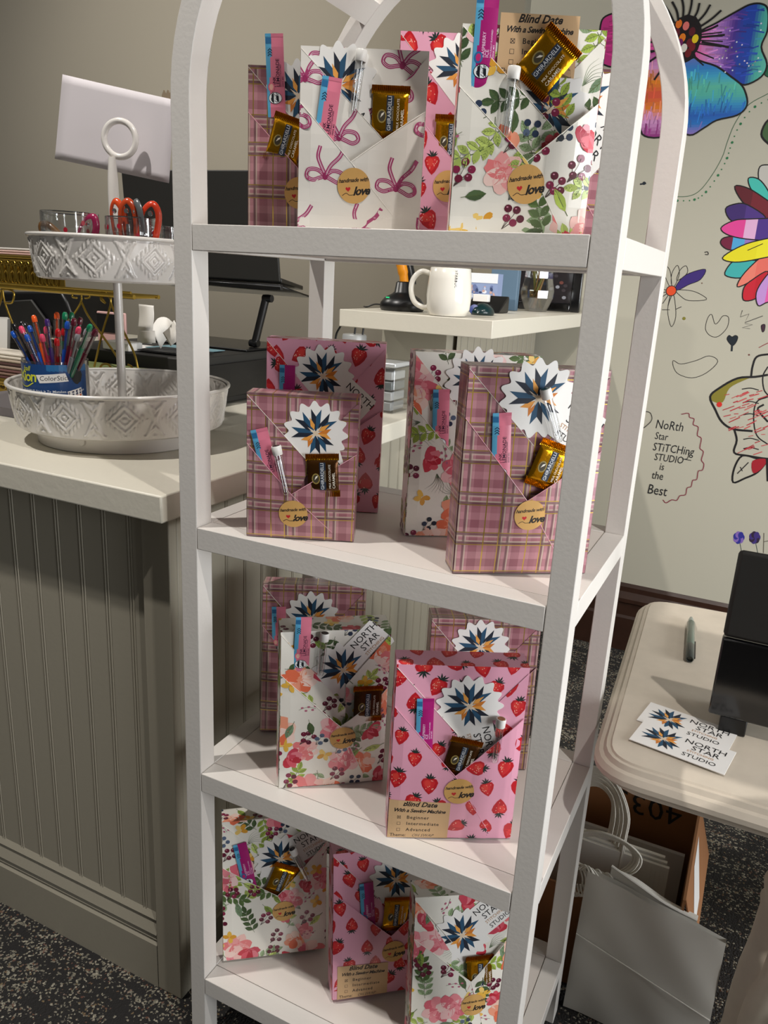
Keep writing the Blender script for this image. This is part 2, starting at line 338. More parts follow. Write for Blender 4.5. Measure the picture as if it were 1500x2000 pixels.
for P in ([(1308, 560), (1298, 535), (1301, 520), (1309, 530), (1312, 558)], [(1312, 558), (1312, 535), (1323, 518), (1327, 535), (1318, 558)], [(1322, 548), (1328, 528), (1340, 519), (1342, 534)], [(1321, 567), (1345, 567), (1365, 573), (1380, 585), (1345, 587), (1328, 577)], [(1312, 578), (1304, 605), (1311, 638), (1320, 618), (1317, 580)]): d.fill(P, None, .9)
for t in range(5): a = math.radians(170+t*22); d.line([(1311+10*math.cos(a), 568-10*math.sin(a)), (1311+30*math.cos(a), 568-30*math.sin(a))], 1)
d.dot(1311, 568, 10, '#0d0b0d'); d.dot(1311, 568, 8.6, '#d8481a'); d.line([(1293, 605), (1308, 605)], .9); d.line([(1320, 604), (1331, 599)], .9)
d.build('small_flower_drawing', 'outlined flower with one purple petal and orange centre')
d = Draw()
d.fill([(1390, 614), (1396, 632), (1403, 629), (1412, 617), (1423, 620), (1420, 640), (1403, 657), (1388, 656), (1378, 643), (1382, 622)], None, .9)
d.fill([(1430, 675), (1420, 663), (1424, 655), (1430, 658), (1436, 655), (1441, 658), (1438, 668)], '#0e1a24', 1); d.line([(1430, 672), (1429, 686)], 3, '#0e1a24')
d.fill([(1315, 704), (1330, 711), (1360, 704), (1385, 695), (1402, 706), (1380, 728), (1352, 738), (1326, 731), (1316, 718)], None, .9)
d.line([(1450, 606), (1446, 619), (1463, 613), (1455, 630), (1490, 617)], 1.1, '#4a4844', 0).line([(1455, 632), (1470, 634), (1450, 640), (1465, 642)], .9, '#6a6862', 0)
d.fill([(1487, 636), (1494, 634), (1493, 645), (1489, 648)], '#3a2030', 1); d.line([(1482, 679), (1500, 670), (1530, 660)], 1, '#8a2a34')
d.dot(1336, 622, 3, '#7a7428'); d.dot(1371, 553, 1.2, '#6a4a3a'); d.dot(1463, 693, 1.6, '#6a3a34'); d.line([(1376, 493), (1382, 492), (1383, 497), (1377, 497)], 1.3)
d.dot(1258, 358, 3, '#16202a'); d.line([(1250, 360), (1262, 358)], 2.4, '#16202a')
d.build('doodle_drawing', 'outlined heart, small dark heart and banana shape in pen')
d = Draw()
for s_, x, y, z in (('NoRth', 1279, 836, .062), ('Star', 1278, 857, .05), ('STiTCHing', 1274, 879, .056), ('STUDIO', 1277, 898, .05), ('is', 1287, 917, .05), ('the', 1272, 934, .055), ('Best', 1263, 963, .07)): d.txt(s_, x, y, z*.78, '#17191c', .1, .76)
d.line([(1347, 884), (1342, 896), (1333, 896), (1350, 899)], 1.1, '#17191c')
P = [(1331, 809), (1345, 807), (1347, 815), (1356, 818), (1354, 829), (1364, 834), (1362, 850), (1370, 856), (1367, 875), (1374, 882), (1370, 898), (1375, 906), (1372, 918), (1364, 920), (1361, 936), (1353, 938), (1350, 950), (1342, 953), (1339, 966), (1328, 968), (1322, 977), (1312, 976), (1301, 982), (1295, 976)]
d.line(P, 1.3, '#7c1a34', 3); d.line([(1256, 803), (1270, 806), (1273, 820), (1262, 832), (1256, 836)], 1.1)
d.build('handwritten_message', 'handwritten praise in black pen inside a dark red scalloped line')
d = Draw()
d.fill([(1387, 775), (1405, 758), (1440, 738), (1470, 736), (1455, 742), (1425, 758), (1412, 785), (1395, 785)], '#7d7426', 0)
d.line([(1500, 732), (1475, 736), (1440, 739), (1405, 758), (1387, 775), (1397, 800), (1410, 824), (1432, 838), (1470, 842)], 3.6); d.line([(1467, 735), (1470, 715), (1478, 697), (1500, 692), (1540, 690)], 3.2); d.line([(1434, 838), (1439, 860), (1434, 884), (1460, 890), (1500, 896), (1540, 895)], 3.4)
d.line([(1500, 716), (1490, 735), (1492, 760), (1500, 772)], 2); d.line([(1500, 775), (1478, 785), (1472, 815), (1478, 850), (1500, 868)], 2); d.line([(1492, 790), (1480, 800), (1500, 824)], 3)
for y in (760, 786, 810, 858, 876): d.line([(1452-(y % 3)*3, y), (1466, y-2), (1482, y+2)], 1.6)
random.seed(4)
for i in range(58):
    x = 1410+random.random()*80; y = 765+random.random()*125
    if y > 842 and x < 1440 or (x-1410) < (y-830)*.3: continue
    l = 8+random.random()*18; d.line([(x, y), (x+l*.9, y-l*.45+random.random()*4)], .9+random.random()*.8, random.choice(['#b3303a', '#c24a4c', '#a82832']), 0)
d.dot(1405, 790, 5, '#c8281e'); d.fill([(1432, 942), (1434, 915), (1450, 890), (1480, 896), (1498, 898), (1480, 922), (1455, 934)], None, 3)
d.fill([(1470, 900), (1498, 897), (1488, 915), (1471, 924)], '#9a1424', 0); d.line([(1498, 895), (1500, 940)], 4); d.line([(1440, 925), (1462, 903)], 1.5); d.line([(1446, 912), (1450, 920)], 1.4)
d.build('rose_drawing', 'rose outline with red scribbles and olive petal')
d = Draw()
for x, c, e in ((1443, '#7a5fa8', '#2a2a86'), (1474, '#2a1a34', '#3a2a70')):
    for k in range(7): a = k*.9; d.dot(x+6*math.cos(a), 1050+6*math.sin(a), 5, c if k % 2 else e, 7)
    d.line([(x+2, 1060), (x+7, 1085)], 1, '#3a4a48')
d.line([(1492, 1041), (1491, 1080)], 1.2, '#5a5248').line([(1492, 1058), (1502, 1056)], 1.2, '#5a5248')
d.build('blossom_drawing', 'two small purple blossoms on thin stems')
# ---------------------------------------------------------------- arched shelf
W, D, PA, PB, T = .61, .3988, .0319, .0363, .0347
Z1, Z2, Z3, Z4, ZS = .1537, .5947, 1.0315, 1.4699, 1.6266
shelf = thing('arched_shelf', 'white painted open shelf unit with arched top standing in front of the counter', 'shelf unit', (0, 0, 0))
def arch(y0, y1):
    b = MB(); n = 40; cx = W/2; Ro = W/2; Ri = W/2-PA; out = [(0, .0)]; inn = [(PA, 0.)]
    for k in range(n+1):
        t = PI-PI*k/n; out.append((cx+Ro*math.cos(t), ZS+Ro*math.sin(t))); inn.append((cx+Ri*math.cos(t), ZS+Ri*math.sin(t)))
    out.append((W, 0)); inn.append((W-PA, 0)); m_ = len(out)
    vs = [(x, y0, z) for x, z in out]+[(x, y0, z) for x, z in inn]+[(x, y1, z) for x, z in out]+[(x, y1, z) for x, z in inn]; fs = []
    for i in range(m_-1): fs += [(i, m_+i, m_+i+1, i+1), (2*m_+i, 2*m_+i+1, 3*m_+i+1, 3*m_+i), (i, i+1, 2*m_+i+1, 2*m_+i), (m_+i, 3*m_+i, 3*m_+i+1, m_+i+1)]
    fs += [(0, 2*m_, 3*m_, m_), (m_-1, 2*m_-1, 4*m_-1, 3*m_-1)]
    b.mesh(vs, fs); return b
for (y0, y1) in ((0, PB), (D-PB, D)): arch(y0, y1).build('arch_frame', PAINT, shelf, bevel=.0012)
for z in (Z1, Z2, Z3, Z4):
    b = MB(); g = .0009
    b.box(PA+g, W-PA-g, 0, PB-.0004, z-T, z); b.box(PA+g, W-PA-g, D-PB, D, z-T, z)
    b.box(0, PA, PB+g, D-PB-g, z-T, z); b.box(W-PA, W, PB+g, D-PB-g, z-T, z)
    r = b.build('shelf_rail', PAINT, shelf, bevel=.001)
    b = MB(); b.box(PA+g, W-PA-g, PB+g, D-PB-g, z-T+.004, z-.0006); b.build('shelf_panel', PAINT2, shelf)
b = MB(); zt = ZS+W/2   # slats joining the two arches
for a in (43.5, 90, 136.5):
    t = math.radians(a); c = Vector((W/2+(W/2-PA+.0095)*math.cos(t), 0, ZS+(W/2-PA+.0095)*math.sin(t))); tx = Vector((-math.sin(t), 0, math.cos(t))); nx = Vector((math.cos(t), 0, math.sin(t)))
    P = [c+tx*.019+nx*.009, c-tx*.019+nx*.009, c-tx*.019-nx*.009, c+tx*.019-nx*.009]; b = MB(); b.prism([p+Vector((0, PB, 0)) for p in P], (0, D-2*PB, 0)); b.build('arch_slat', PAINT, shelf)
# ---------------------------------------------------------------- counter with beadboard
CT = 1.067; CX, CY = -.068, .05; SX, SY = -.043, .007
counter = thing('service_counter', 'long white topped counter with beadboard base left of the arched shelf', 'counter', (-1, 1, 0))
counter.location = (0, 0, 0)
b = MB(); b.box(-3.0, SX, SY, 2.18, CT-.046, CT); b.build('countertop', CTOP, counter, bevel=.003)
def bead_profile(L0, per=.058):
    """(along, depth) list of a beadboard sheet, depth positive is inward"""
    P = [(0, 0)]; x = .036
    while x < L0-.02:
        P += [(x-.0062, 0), (x-.0052, .0018), (x-.0042, -.0012), (x-.0020, -.0012), (x, .0016), (x+.0020, -.0012), (x+.0042, -.0012), (x+.0052, .0018), (x+.0062, 0)]; x += per
    P.append((L0, 0)); return P
b = MB(); L0 = 2.85; x_r = -.128; z0, z1 = .175, CT-.046
P = bead_profile(L0)
for i in range(len(P)-1):
    (a, da), (c, dc) = P[i], P[i+1]; b.poly([(x_r-a, CY+.010+da, z0), (x_r-a, CY+.010+da, z1), (x_r-c, CY+.010+dc, z1), (x_r-c, CY+.010+dc, z0)])
yr = CY+.075; L1 = 2.18-yr; P = bead_profile(L1)
for i in range(len(P)-1):
    (a, da), (c, dc) = P[i], P[i+1]; b.poly([(CX-.010-da, yr+a, z0-.05), (CX-.010-da, yr+a, z1), (CX-.010-dc, yr+c, z1), (CX-.010-dc, yr+c, z0-.05)])
b.build('beadboard_panel', CBASE, counter, smooth=30)
b = MB(); b.box(x_r, CX, CY, CY+.02, 0, z1); b.box(CX-.02, CX, CY+.02, yr, 0, z1); b.build('corner_stile', CBASE, counter, bevel=.002)
b = MB()
pr = [(0, 0), (0, .105), (.004, .112), (.002, .118), (.005, .126), (.0, .131), (.008, .160), (.004, .164), (.010, .178), (.012, .20)]
for i in range(len(pr)-1):
    (d0, a0), (d1, a1) = pr[i], pr[i+1]; b.poly([(-3, CY+d0, a0), (x_r, CY+d0, a0), (x_r, CY+d1, a1), (-3, CY+d1, a1)]); b.poly([(CX-d0, yr, a0), (CX-d0, 2.18, a0), (CX-d1, 2.18, a1), (CX-d1, yr, a1)])
b.build('base_molding', CBASE, counter, smooth=20)
# raised ledge
LZ = 1.325
ledge = thing('raised_ledge', 'raised white ledge at the back of the counter holding a white mug', 'counter ledge')
b = MB(); b.box(-.285, .146, .985, 2.18, LZ-.045, LZ); b.build('ledge_top', CTOP, ledge, bevel=.002)
b = MB(); b.box(-.285, CX-.01, 1.25, 2.17, CT+.001, LZ-.045)
P = bead_profile(.84)
for i in range(len(P)-1):
    (a, da), (c, dc) = P[i], P[i+1]; b.poly([(CX+.004-da, 1.3+a, CT+.001), (CX+.004-da, 1.3+a, LZ-.045), (CX+.004-dc, 1.3+c, LZ-.045), (CX+.004-dc, 1.3+c, CT+.001)])
b.build('ledge_base', CBASE, ledge, smooth=30)
# ---------------------------------------------------------------- side table at the right
DZ = .74
#OUT = [(.655, .165), (.628, .185), (.614, .3), (.604, .80), (.612, .862), (.64, .885), (1.7, .97), (1.7, .15)]
def inset(P, d):
    n = len(P); sg = 1 if ccw(P) is P else -1; o = []
    for i in range(n):
        a, p, q = P[i-1], P[i], P[(i+1) % n]
        e1 = Vector((p[0]-a[0], p[1]-a[1])).normalized(); e2 = Vector((q[0]-p[0], q[1]-p[1])).normalized(); n1 = Vector((-e1.y, e1.x))*sg; n2 = Vector((-e2.y, e2.x))*sg; m_ = (n1+n2).normalized()
        k = d/max(.3, m_.dot(n1)); o.append((p[0]+m_.x*k, p[1]+m_.y*k))
    return o
table = thing('side_table', 'distressed greige table with moulded edge holding cards and a green pen', 'table')
TM = mat('distressed_greige_paint', '#d2c7b6', .5, bump=.3, bscale=25, var=.22)
def rounded(P, rad, n=6):
    o = []
    for i in range(len(P)):
        a, p, q = Vector(P[i-1]), Vector(P[i]), Vector(P[(i+1) % len(P)]); u, v = (a-p).normalized()*rad, (q-p).normalized()*rad
        for k in range(n+1): t = k/n; c = (p+u)*(1-t)**2+p*2*t*(1-t)+(p+v)*t*t; o.append((c.x, c.y))
    return o
BASEP = rounded([(.636, .158), (.598, .892), (1.7, .985), (1.7, .145)], .075)
b = MB(); prof = [(.030, DZ), (.022, DZ), (.020, DZ-.003), (.014, DZ-.003), (.010, DZ-.010), (.004, DZ-.012), (-.002, DZ-.020), (-.002, DZ-.028), (.006, DZ-.036), (.020, DZ-.040), (.030, DZ-.055), (.034, DZ-.055)]
rings = [[(x, y, z) for x, y in inset(BASEP, dd)] for dd, z in prof]; n = len(BASEP)
vs = [p for r in rings for p in r]; fs = [tuple(range(n))]+[(i*n+k, (i+1)*n+k, (i+1)*n+(k+1) % n, i*n+(k+1) % n) for i in range(len(rings)-1) for k in range(n)]+[tuple(range((len(rings)-1)*n, len(rings)*n))[::-1]]
b.mesh(vs, fs); b.build('tabletop', TM, table, smooth=30)
b = MB(); ap = inset(BASEP, .05); b.prism([(x, y, DZ-.070) for x, y in ap], (0, 0, .016)); b.build('apron', TM, table, smooth=30)
b = MB(); LC = Vector((.985, .26, 0)); prof = [(0.0, .05), (.03, .066), (.06, .07), (.09, .055), (.13, .078), (.25, .09), (.40, .084), (.52, .074), (.56, .082), (.60, .068), (.669, .075)]
vs = []; n = 48; PP = []
for i in range(len(prof)-1):
    for k in range(6): t = k/6; PP.append((prof[i][0]*(1-t)+prof[i+1][0]*t, prof[i][1]*(1-t)+prof[i+1][1]*t))
PP.append(prof[-1])
for z, r in PP:
    for k in range(n):
        a = 2*PI*k/n; amp = .22 if .12 < z < .54 else .04; rr = r*(1+amp*(abs(math.cos(4*a+math.sin(z*24)*.5))-.55)); vs.append((LC.x+rr*math.cos(a), LC.y+rr*math.sin(a), z))
b.mesh(vs, [(i*n+k, i*n+(k+1) % n, (i+1)*n+(k+1) % n, (i+1)*n+k) for i in range(len(PP)-1) for k in range(n)]); b.build('leg', TM, table, smooth=50)
for lx, ly in ((1.6, .24), (1.25, .86), (1.6, .86)):
    b2 = MB(); b2.v = [(x-LC.x+lx, y-LC.y+ly, z) for x, y, z in b.v]; b2.f = b.f; b2.c = b.c; b2.m = b.m; b2.uv = b.uv; b2.build('leg', TM, table, smooth=50)
# ---------------------------------------------------------------- wrapping paper
def plaid_material():
    M = bpy.data.materials.new('plaid_wrapping_paper'); M.use_nodes = True; N = M.node_tree.nodes; L = M.node_tree.links; b = N['Principled BSDF']
    uv = N.new('ShaderNodeUVMap'); uv.uv_map = 'UVMap'; sp = N.new('ShaderNodeSeparateXYZ'); L.new(uv.outputs[0], sp.inputs[0])
    def fr(o, per, off):
        a = N.new('ShaderNodeMath'); a.operation = 'MULTIPLY_ADD'; a.inputs[1].default_value = 1/per; a.inputs[2].default_value = off; L.new(o, a.inputs[0]); f = N.new('ShaderNodeMath'); f.operation = 'FRACT'; L.new(a.outputs[0], f.inputs[0]); return f.outputs[0]
    def ramp(o, stops):
        r = N.new('ShaderNodeValToRGB'); r.color_ramp.interpolation = 'CONSTANT'; e = r.color_ramp.elements; e[0].position = 0; e[0].color = (stops[0][1],)*3+(1,); e[1].position = stops[1][0]; e[1].color = (stops[1][1],)*3+(1,)
        for p, v in stops[2:]: x = e.new(p); x.color = (v, v, v, 1)
        L.new(o, r.inputs[0]); return r.outputs[0]
    def mth(op, a, c=None, v=None):
        x = N.new('ShaderNodeMath'); x.operation = op; L.new(a, x.inputs[0])
        if c is not None: L.new(c, x.inputs[1])
        if v is not None: x.inputs[1].default_value = v
        return x.outputs[0]
    PU, PV = .060, .056
    u, v = fr(sp.outputs[0], PU, .13), fr(sp.outputs[1], PV, .3)
    du = ramp(u, [(0, .5), (.2, .85), (.42, .2), (.62, .7), (.85, .35)]); dv = ramp(v, [(0, .3), (.25, .9), (.5, .15), (.7, .75), (.88, .4)])
    s = mth('MULTIPLY', mth('ADD', du, dv), v=.5)
    cr = N.new('ShaderNodeValToRGB'); e = cr.color_ramp.elements; e[0].position = .2; e[0].color = (*lin('#8c5761'), 1); e[1].position = .85; e[1].color = (*lin('#bd8991'), 1); L.new(s, cr.inputs[0])
    # twill dots
    tw = mth('GREATER_THAN', fr(mth('ADD', sp.outputs[0], sp.outputs[1]), .0019, 0), v=.45)
    bl = mth('MULTIPLY', mth('MAXIMUM', ramp(u, [(0, 0), (.095, 1), (.15, 0), (.275, 1), (.33, 0)]), ramp(v, [(0, 0), (.08, 1), (.14, 0), (.30, 1), (.36, 0)])), tw)
    pale = mth('MAXIMUM', ramp(u, [(0, 0), (.15, 1), (.185, 0), (.33, 1), (.36, 0)]), ramp(v, [(0, 0), (.14, 1), (.175, 0), (.27, 1), (.30, 0)]))
    gd = mth('MAXIMUM', ramp(u, [(0, 0), (.075, 1), (.095, 0), (.74, 1), (.765, 0)]), ramp(v, [(0, 0), (.055, 1), (.075, 0), (.365, 1), (.385, 0)]))
    def mix(f, a, c):
        x = N.new('ShaderNodeMix'); x.data_type = 'RGBA'; L.new(f, x.inputs[0]); L.new(a, x.inputs[6]); x.inputs[7].default_value = (*lin(c), 1); return x.outputs[2]
    c = mix(mth('MULTIPLY', pale, v=.55), cr.outputs[0], '#c3bfa8'); c = mix(bl, c, '#2c2420'); c = mix(gd, c, '#d3b54a')
    L.new(c, b.inputs['Base Color']); L.new(mth('MULTIPLY', gd, v=.85), b.inputs['Metallic']); b.inputs['Roughness'].default_value = .3; b.inputs['Coat Weight'].default_value = .3; b.inputs['Coat Roughness'].default_value = .12
    return M
PLAID = plaid_material()
BASECOL = {'plaid': '#b87f8a', 'straw': '#dfa0b6', 'floral': '#e9e6dc', 'bow': '#e6e2da'}
def blob(cx, cy, a, b, rot, rnd, n=12, j=.12):
    o = []
    for k in range(n):
        t = 2*PI*k/n; r = 1+j*(rnd.random()*2-1); o.append((a*r*math.cos(t), b*r*math.sin(t)))
    return xf(o, cx, cy, 1, rot)
def strawberry(o, cx, cy, s, rot, rnd):
    body = [(0, -1.12), (.33, -.82), (.66, -.28), (.8, .25), (.62, .62), (.28, .72), (0, .66), (-.28, .72), (-.62, .62), (-.8, .25), (-.68, -.25), (-.35, -.75)]
    put(o, [body], '#b81b26', cx, cy, s, rot)
    put(o, [[(x*.72-.06, y*.74+.03) for x, y in body]], '#cf2b30', cx, cy, s, rot); put(o, [ell(-.18, .1, .3, .4, .3, 10)], '#d94038', cx, cy, s, rot)
    for k in range(13):
        x = (rnd.random()-.5)*1.1; y = (rnd.random()-.55)*1.3
        if abs(x) < .62*(1-abs(y-.1)*.6): put(o, [ell(x, y, .042, .055, 0, 6)], '#f2c3ac', cx, cy, s, rot)
    for a in (-62, -30, 2, 34, 64):
        t = math.radians(a+rnd.random()*10-5); L_ = .55+.25*rnd.random(); dx, dy = math.sin(t), math.cos(t)
        put(o, [[(-.05*dy, .62+.05*dx), (.05*dy+.1*dx, .62-.05*dx+.1*dy), (.1*dy+L_*.6*dx, .62-.08*dx+L_*.6*dy), (L_*dx, .62+L_*dy), (-.08*dy+L_*.5*dx, .62+.08*dx+L_*.5*dy)]], '#22322e', cx, cy, s, rot)
def leaf(o, cx, cy, l, wd, rot, c, vein='#55653a'):
    P = [(0, 0), (.2, .33), (.45, .5), (.7, .4), (1, 0), (.7, -.4), (.45, -.5), (.2, -.33)]
    put(o, [[(x*l, y*wd) for x, y in P]], c, cx, cy, 1, rot); put(o, [[(x*l, y*wd) for x, y in P[:5]]], tuple(min(1, q*1.35) for q in lin(c)), cx, cy, 1, rot)
    put(o, stroke([(-l*.2, 0), (l*.95, 0)], l*.03), vein, cx, cy, 1, rot)
    for k in (.3, .5, .7): put(o, stroke([(k*l, 0), ((k+.15)*l, wd*.25)], l*.02)+stroke([(k*l, 0), ((k+.15)*l, -wd*.25)], l*.02), vein, cx, cy, 1, rot)
def el_floral(o, kind, cx, cy, rnd):
    r = rnd.random()*2*PI
    if kind == 'peony':
        s = .0125+rnd.random()*.006; pal = rnd.choice([['#f0c3bb', '#ec9f9e', '#e67f80', '#f3d3c9'], ['#efc0c0', '#e98d96', '#d96878', '#f0cfca'], ['#f2c9b8', '#ee9e80', '#e57250', '#f5d8cc']])
        for k in range(7): t = r+k*.9; put(o, [blob(cx+s*.55*math.cos(t), cy+s*.5*math.sin(t), s*.62, s*.45, t, rnd)], pal[k % 4])
        for k in range(4): t = r+k*1.6+.4; put(o, [blob(cx+s*.18*math.cos(t), cy+s*.18*math.sin(t), s*.36, s*.26, t+1, rnd)], pal[(k+1) % 3])
        for k in range(6): t = r+k; put(o, stroke([(cx+s*.1*math.cos(t), cy+s*.1*math.sin(t)), (cx+s*.5*math.cos(t+.3), cy+s*.45*math.sin(t+.3)), (cx+s*.8*math.cos(t+.2), cy+s*.75*math.sin(t+.2))], s*.03, 3), pal[2])
    elif kind == 'red':
        s = .009+rnd.random()*.003
        for k in range(5): t = r+k*.7; put(o, [blob(cx+s*.5*math.cos(t), cy+s*.5*math.sin(t), s*.7, s*.42, t, rnd)], ['#c93a4a', '#d95a68', '#b8283a', '#de7c88', '#c64558'][k])
    elif kind == 'branch':
        l = .03; c = rnd.choice(['#93a845', '#a6b860', '#8aa07a', '#52693c', '#3f5334']); put(o, stroke([(0, 0), (l*.5, l*.05), (l, l*.02)], .0005, 4), '#4e5c38', cx, cy, 1, r)
        for k in range(4):
            x, y = xf([(l*(.15+.25*k), 0)], cx, cy, 1, r)[0]
            leaf(o, x, y, .011, .006, r+.9, c); leaf(o, x, y, .011, .006, r-.9, c)
        x, y = xf([(l, 0)], cx, cy, 1, r)[0]; leaf(o, x, y, .012, .006, r, c)
    elif kind == 'leaf': leaf(o, cx, cy, .016+rnd.random()*.006, .008, r, rnd.choice(['#9bb04c', '#b1c26a', '#7f9442', '#46593a', '#6d8468']))
    elif kind == 'berry':
        for k in range(5):
            x, y = cx+.006*math.cos(r+k*1.25)*(.7+rnd.random()*.6), cy+.006*math.sin(r+k*1.25)*(.7+rnd.random()*.6)
            put(o, stroke([(cx-.008, cy-.01), ((cx+x)/2-.002, (cy+y)/2-.003), (x, y)], .0004, 3), '#4a3a38'); put(o, [ell(x, y, .0031, .0029, 0, 12)], rnd.choice(['#6f1f38', '#842648', '#5d1830'])); put(o, [ell(x-.0008, y+.001, .0009, .0006, 0, 6)], '#c98aa0')
    elif kind == 'blue':
        for k in range(4):
            x, y = cx+.005*math.cos(r+k*1.5), cy+.005*math.sin(r+k*1.5); put(o, stroke([(cx-.006, cy-.007), (x, y)], .0004), '#3a4038'); put(o, [ell(x, y, .0027, .0026, 0, 10)], rnd.choice(['#2c3a52', '#1f2a3a', '#5a6a84']))
    elif kind == 'yellow':
        for k in range(4): t = r+k*1.4; put(o, [blob(cx+.0045*math.cos(t), cy+.0045*math.sin(t), .0042, .0028, t, rnd, 8)], rnd.choice(['#e5b64a', '#edca74', '#d99c34']))
    elif kind == 'grass':
        for k in range(6): put(o, stroke([(0, 0), (.01, .002+.0012*k), (.02, .001*(k-1)*2.2)], .0006, 4, taper=True), rnd.choice(['#6f7f62', '#8a987c', '#4e5c48']), cx, cy, 1, r+.08*k)
    elif kind == 'sprig':
        put(o, stroke([(0, 0), (.01, .002), (.018, -.001)], .0004, 4), '#6c7258', cx, cy, 1, r)
        for k in range(5): x, y = xf([(.004+.0035*k, .002*(-1)**k)], cx, cy, 1, r)[0]; put(o, [blob(x, y, .0017, .0012, r, rnd, 6)], '#b5647e')
def bow(o, cx, cy, s, rot, rnd):
    def rib(P, wd=.21):
        put(o, stroke(P, wd, 6), '#a8406f', cx, cy, s, rot); Q = [(v.x, v.y) for v in smooth_path([(x, y, 0) for x, y in P], 6)]
        for e in (-.04, .04): put(o, stroke([(x, y+e) for x, y in Q], .02), '#eadfe2', cx, cy, s, rot)
    rib([(0, 0), (-.45, .3), (-.95, .28), (-1.05, -.05), (-.7, -.22), (-.3, -.1), (0, 0)]); rib([(0, 0), (.4, .28), (.9, .2), (1.05, -.12), (.75, -.3), (.35, -.15), (0, 0)])
    rib([(-.02, .1), (-.3, .6), (-.45, 1.0), (-.35, 1.5)]); rib([(.05, .1), (.3, .55), (.75, 1.0), (1.0, 1.5)])
    put(o, [ell(0, 0, .16, .2, 0, 12)], '#96305e', cx, cy, s, rot)
def merge(els):
    out = []; done = []
    for e in els:
        if not e: continue
        xs = [p[0] for q in e for p in q[0]]; ys = [p[1] for q in e for p in q[0]]; bb = (min(xs), max(xs), min(ys), max(ys)); base = 0
        for d_, top in done:
            if bb[0] < d_[1] and bb[1] > d_[0] and bb[2] < d_[3] and bb[3] > d_[2]: base = max(base, top)
        out += [(p, c, l+base) for p, c, l in e]; done.append((bb, base+e[-1][2]+1))
    return out
def scaled(o, cx, cy, s): return [([(cx+(x-cx)*s, cy+(y-cy)*s) for x, y in p], c, l) for p, c, l in o]
def pattern(kind, w, h, seed):
    rnd = random.Random(seed); E = []
    if kind == 'straw':
        sp_ = .045; j = 0; y = -.01
        while y < h+.02:
            x = -.01+(j % 2)*sp_*.5
            while x < w+.02:
                o = []; strawberry(o, x+rnd.uniform(-.005, .005), y+rnd.uniform(-.005, .005), rnd.uniform(.0132, .0168), rnd.choice([rnd.uniform(-.5, .5), rnd.uniform(-.5, .5), rnd.uniform(-2, 2), PI]), rnd); E.append(o); x += sp_
            y += sp_*.84; j += 1
    elif kind == 'floral':
        pts = []
        for _ in range(900):
            x, y = rnd.uniform(-.01, w+.01), rnd.uniform(-.01, h+.01)
            if all((x-a)**2+(y-b_)**2 > .0235**2 for a, b_ in pts): pts.append((x, y))
        els = [(rnd.choice(['peony', 'peony', 'branch', 'branch', 'branch', 'leaf', 'leaf', 'berry', 'berry', 'blue', 'yellow', 'grass', 'red', 'sprig']), x, y) for x, y in pts]
        for k, x, y in sorted(els, key=lambda e: {'peony': 1, 'red': 2, 'grass': 0, 'branch': 0}.get(e[0], 3)): o = []; el_floral(o, k, x, y, rnd); E.append(scaled(o, x, y, 1.5))
    elif kind == 'bow':
        for j in range(-1, 5):
            for i in range(-1, 4): o = []; bow(o, .0365+i*.092+(j % 2)*.046, .064+j*.067, .0235, rnd.uniform(-.2, .2), rnd); E.append(o)
    return merge(E)
PATS = {}
CELL = .016
def panel(b, P, fn, kind, seed, off=(0, 0), pats=None, nocut=False):
    """a sheet of wrapping paper: convex outline P in metres, fn(u, v, lift) -> 3d"""
    P = ccw(P); us = [p[0] for p in P]; vs = [p[1] for p in P]; mi = 1 if kind == 'plaid' else 0
    nu = max(1, math.ceil((max(us)-min(us))/CELL)); nv = max(1, math.ceil((max(vs)-min(vs))/CELL)); u0, v0 = min(us), min(vs); cells = {}
    for i in range(nu):
        for j in range(nv):
            c = [(u0+i*CELL, v0+j*CELL), (u0+(i+1)*CELL, v0+j*CELL), (u0+(i+1)*CELL, v0+(j+1)*CELL), (u0+i*CELL, v0+(j+1)*CELL)]
            q = clip_poly(c, P)
            if len(q) > 2: cells[i, j] = c; b.poly([fn(x, y, 0) for x, y in q], BASECOL[kind], mi, [(x+off[0], y+off[1]) for x, y in q])
    if kind == 'plaid': return
    for q, col, lay in pattern(kind, .21, .31, seed):
        q = [(x-off[0], y-off[1]) for x, y in q]; a0, a1 = min(p[0] for p in q), max(p[0] for p in q); c0, c1 = min(p[1] for p in q), max(p[1] for p in q)
        if a1 < u0 or a0 > max(us) or c1 < v0 or c0 > max(vs): continue
        q = clip_poly(q, P)
        if len(q) < 3: continue
        lift = .00008+.000002*lay
        if max(a1-a0, c1-c0) < .004: b.poly([fn(x, y, lift) for x, y in q], col, 0); continue
        for i in range(int((a0-u0)//CELL), int((a1-u0)//CELL)+1):
            for j in range(int((c0-v0)//CELL), int((c1-v0)//CELL)+1):
                if (i, j) in cells:
                    r = clip_poly(q, cells[i, j])
                    if len(r) > 2: b.poly([fn(x, y, lift) for x, y in r], col, 0)
def print2d(b, shapes, fn, lift=0.0001, mi=0):
    for p, c, i in shapes:
        x0, x1, y0, y1 = min(q[0] for q in p), max(q[0] for q in p), min(q[1] for q in p), max(q[1] for q in p); e = .007
        if max(x1-x0, y1-y0) < .010: b.poly([fn(x, y, lift+.000005*i) for x, y in p], c, mi); continue
        for a in range(math.ceil((x1-x0)/e)):
            for d_ in range(math.ceil((y1-y0)/e)):
                r = clip_poly(p, [(x0+a*e, y0+d_*e), (x0+a*e+e, y0+d_*e), (x0+a*e+e, y0+d_*e+e), (x0+a*e, y0+d_*e+e)])
                if len(r) > 2: b.poly([fn(x, y, lift+.000005*i) for x, y in r], c, mi)
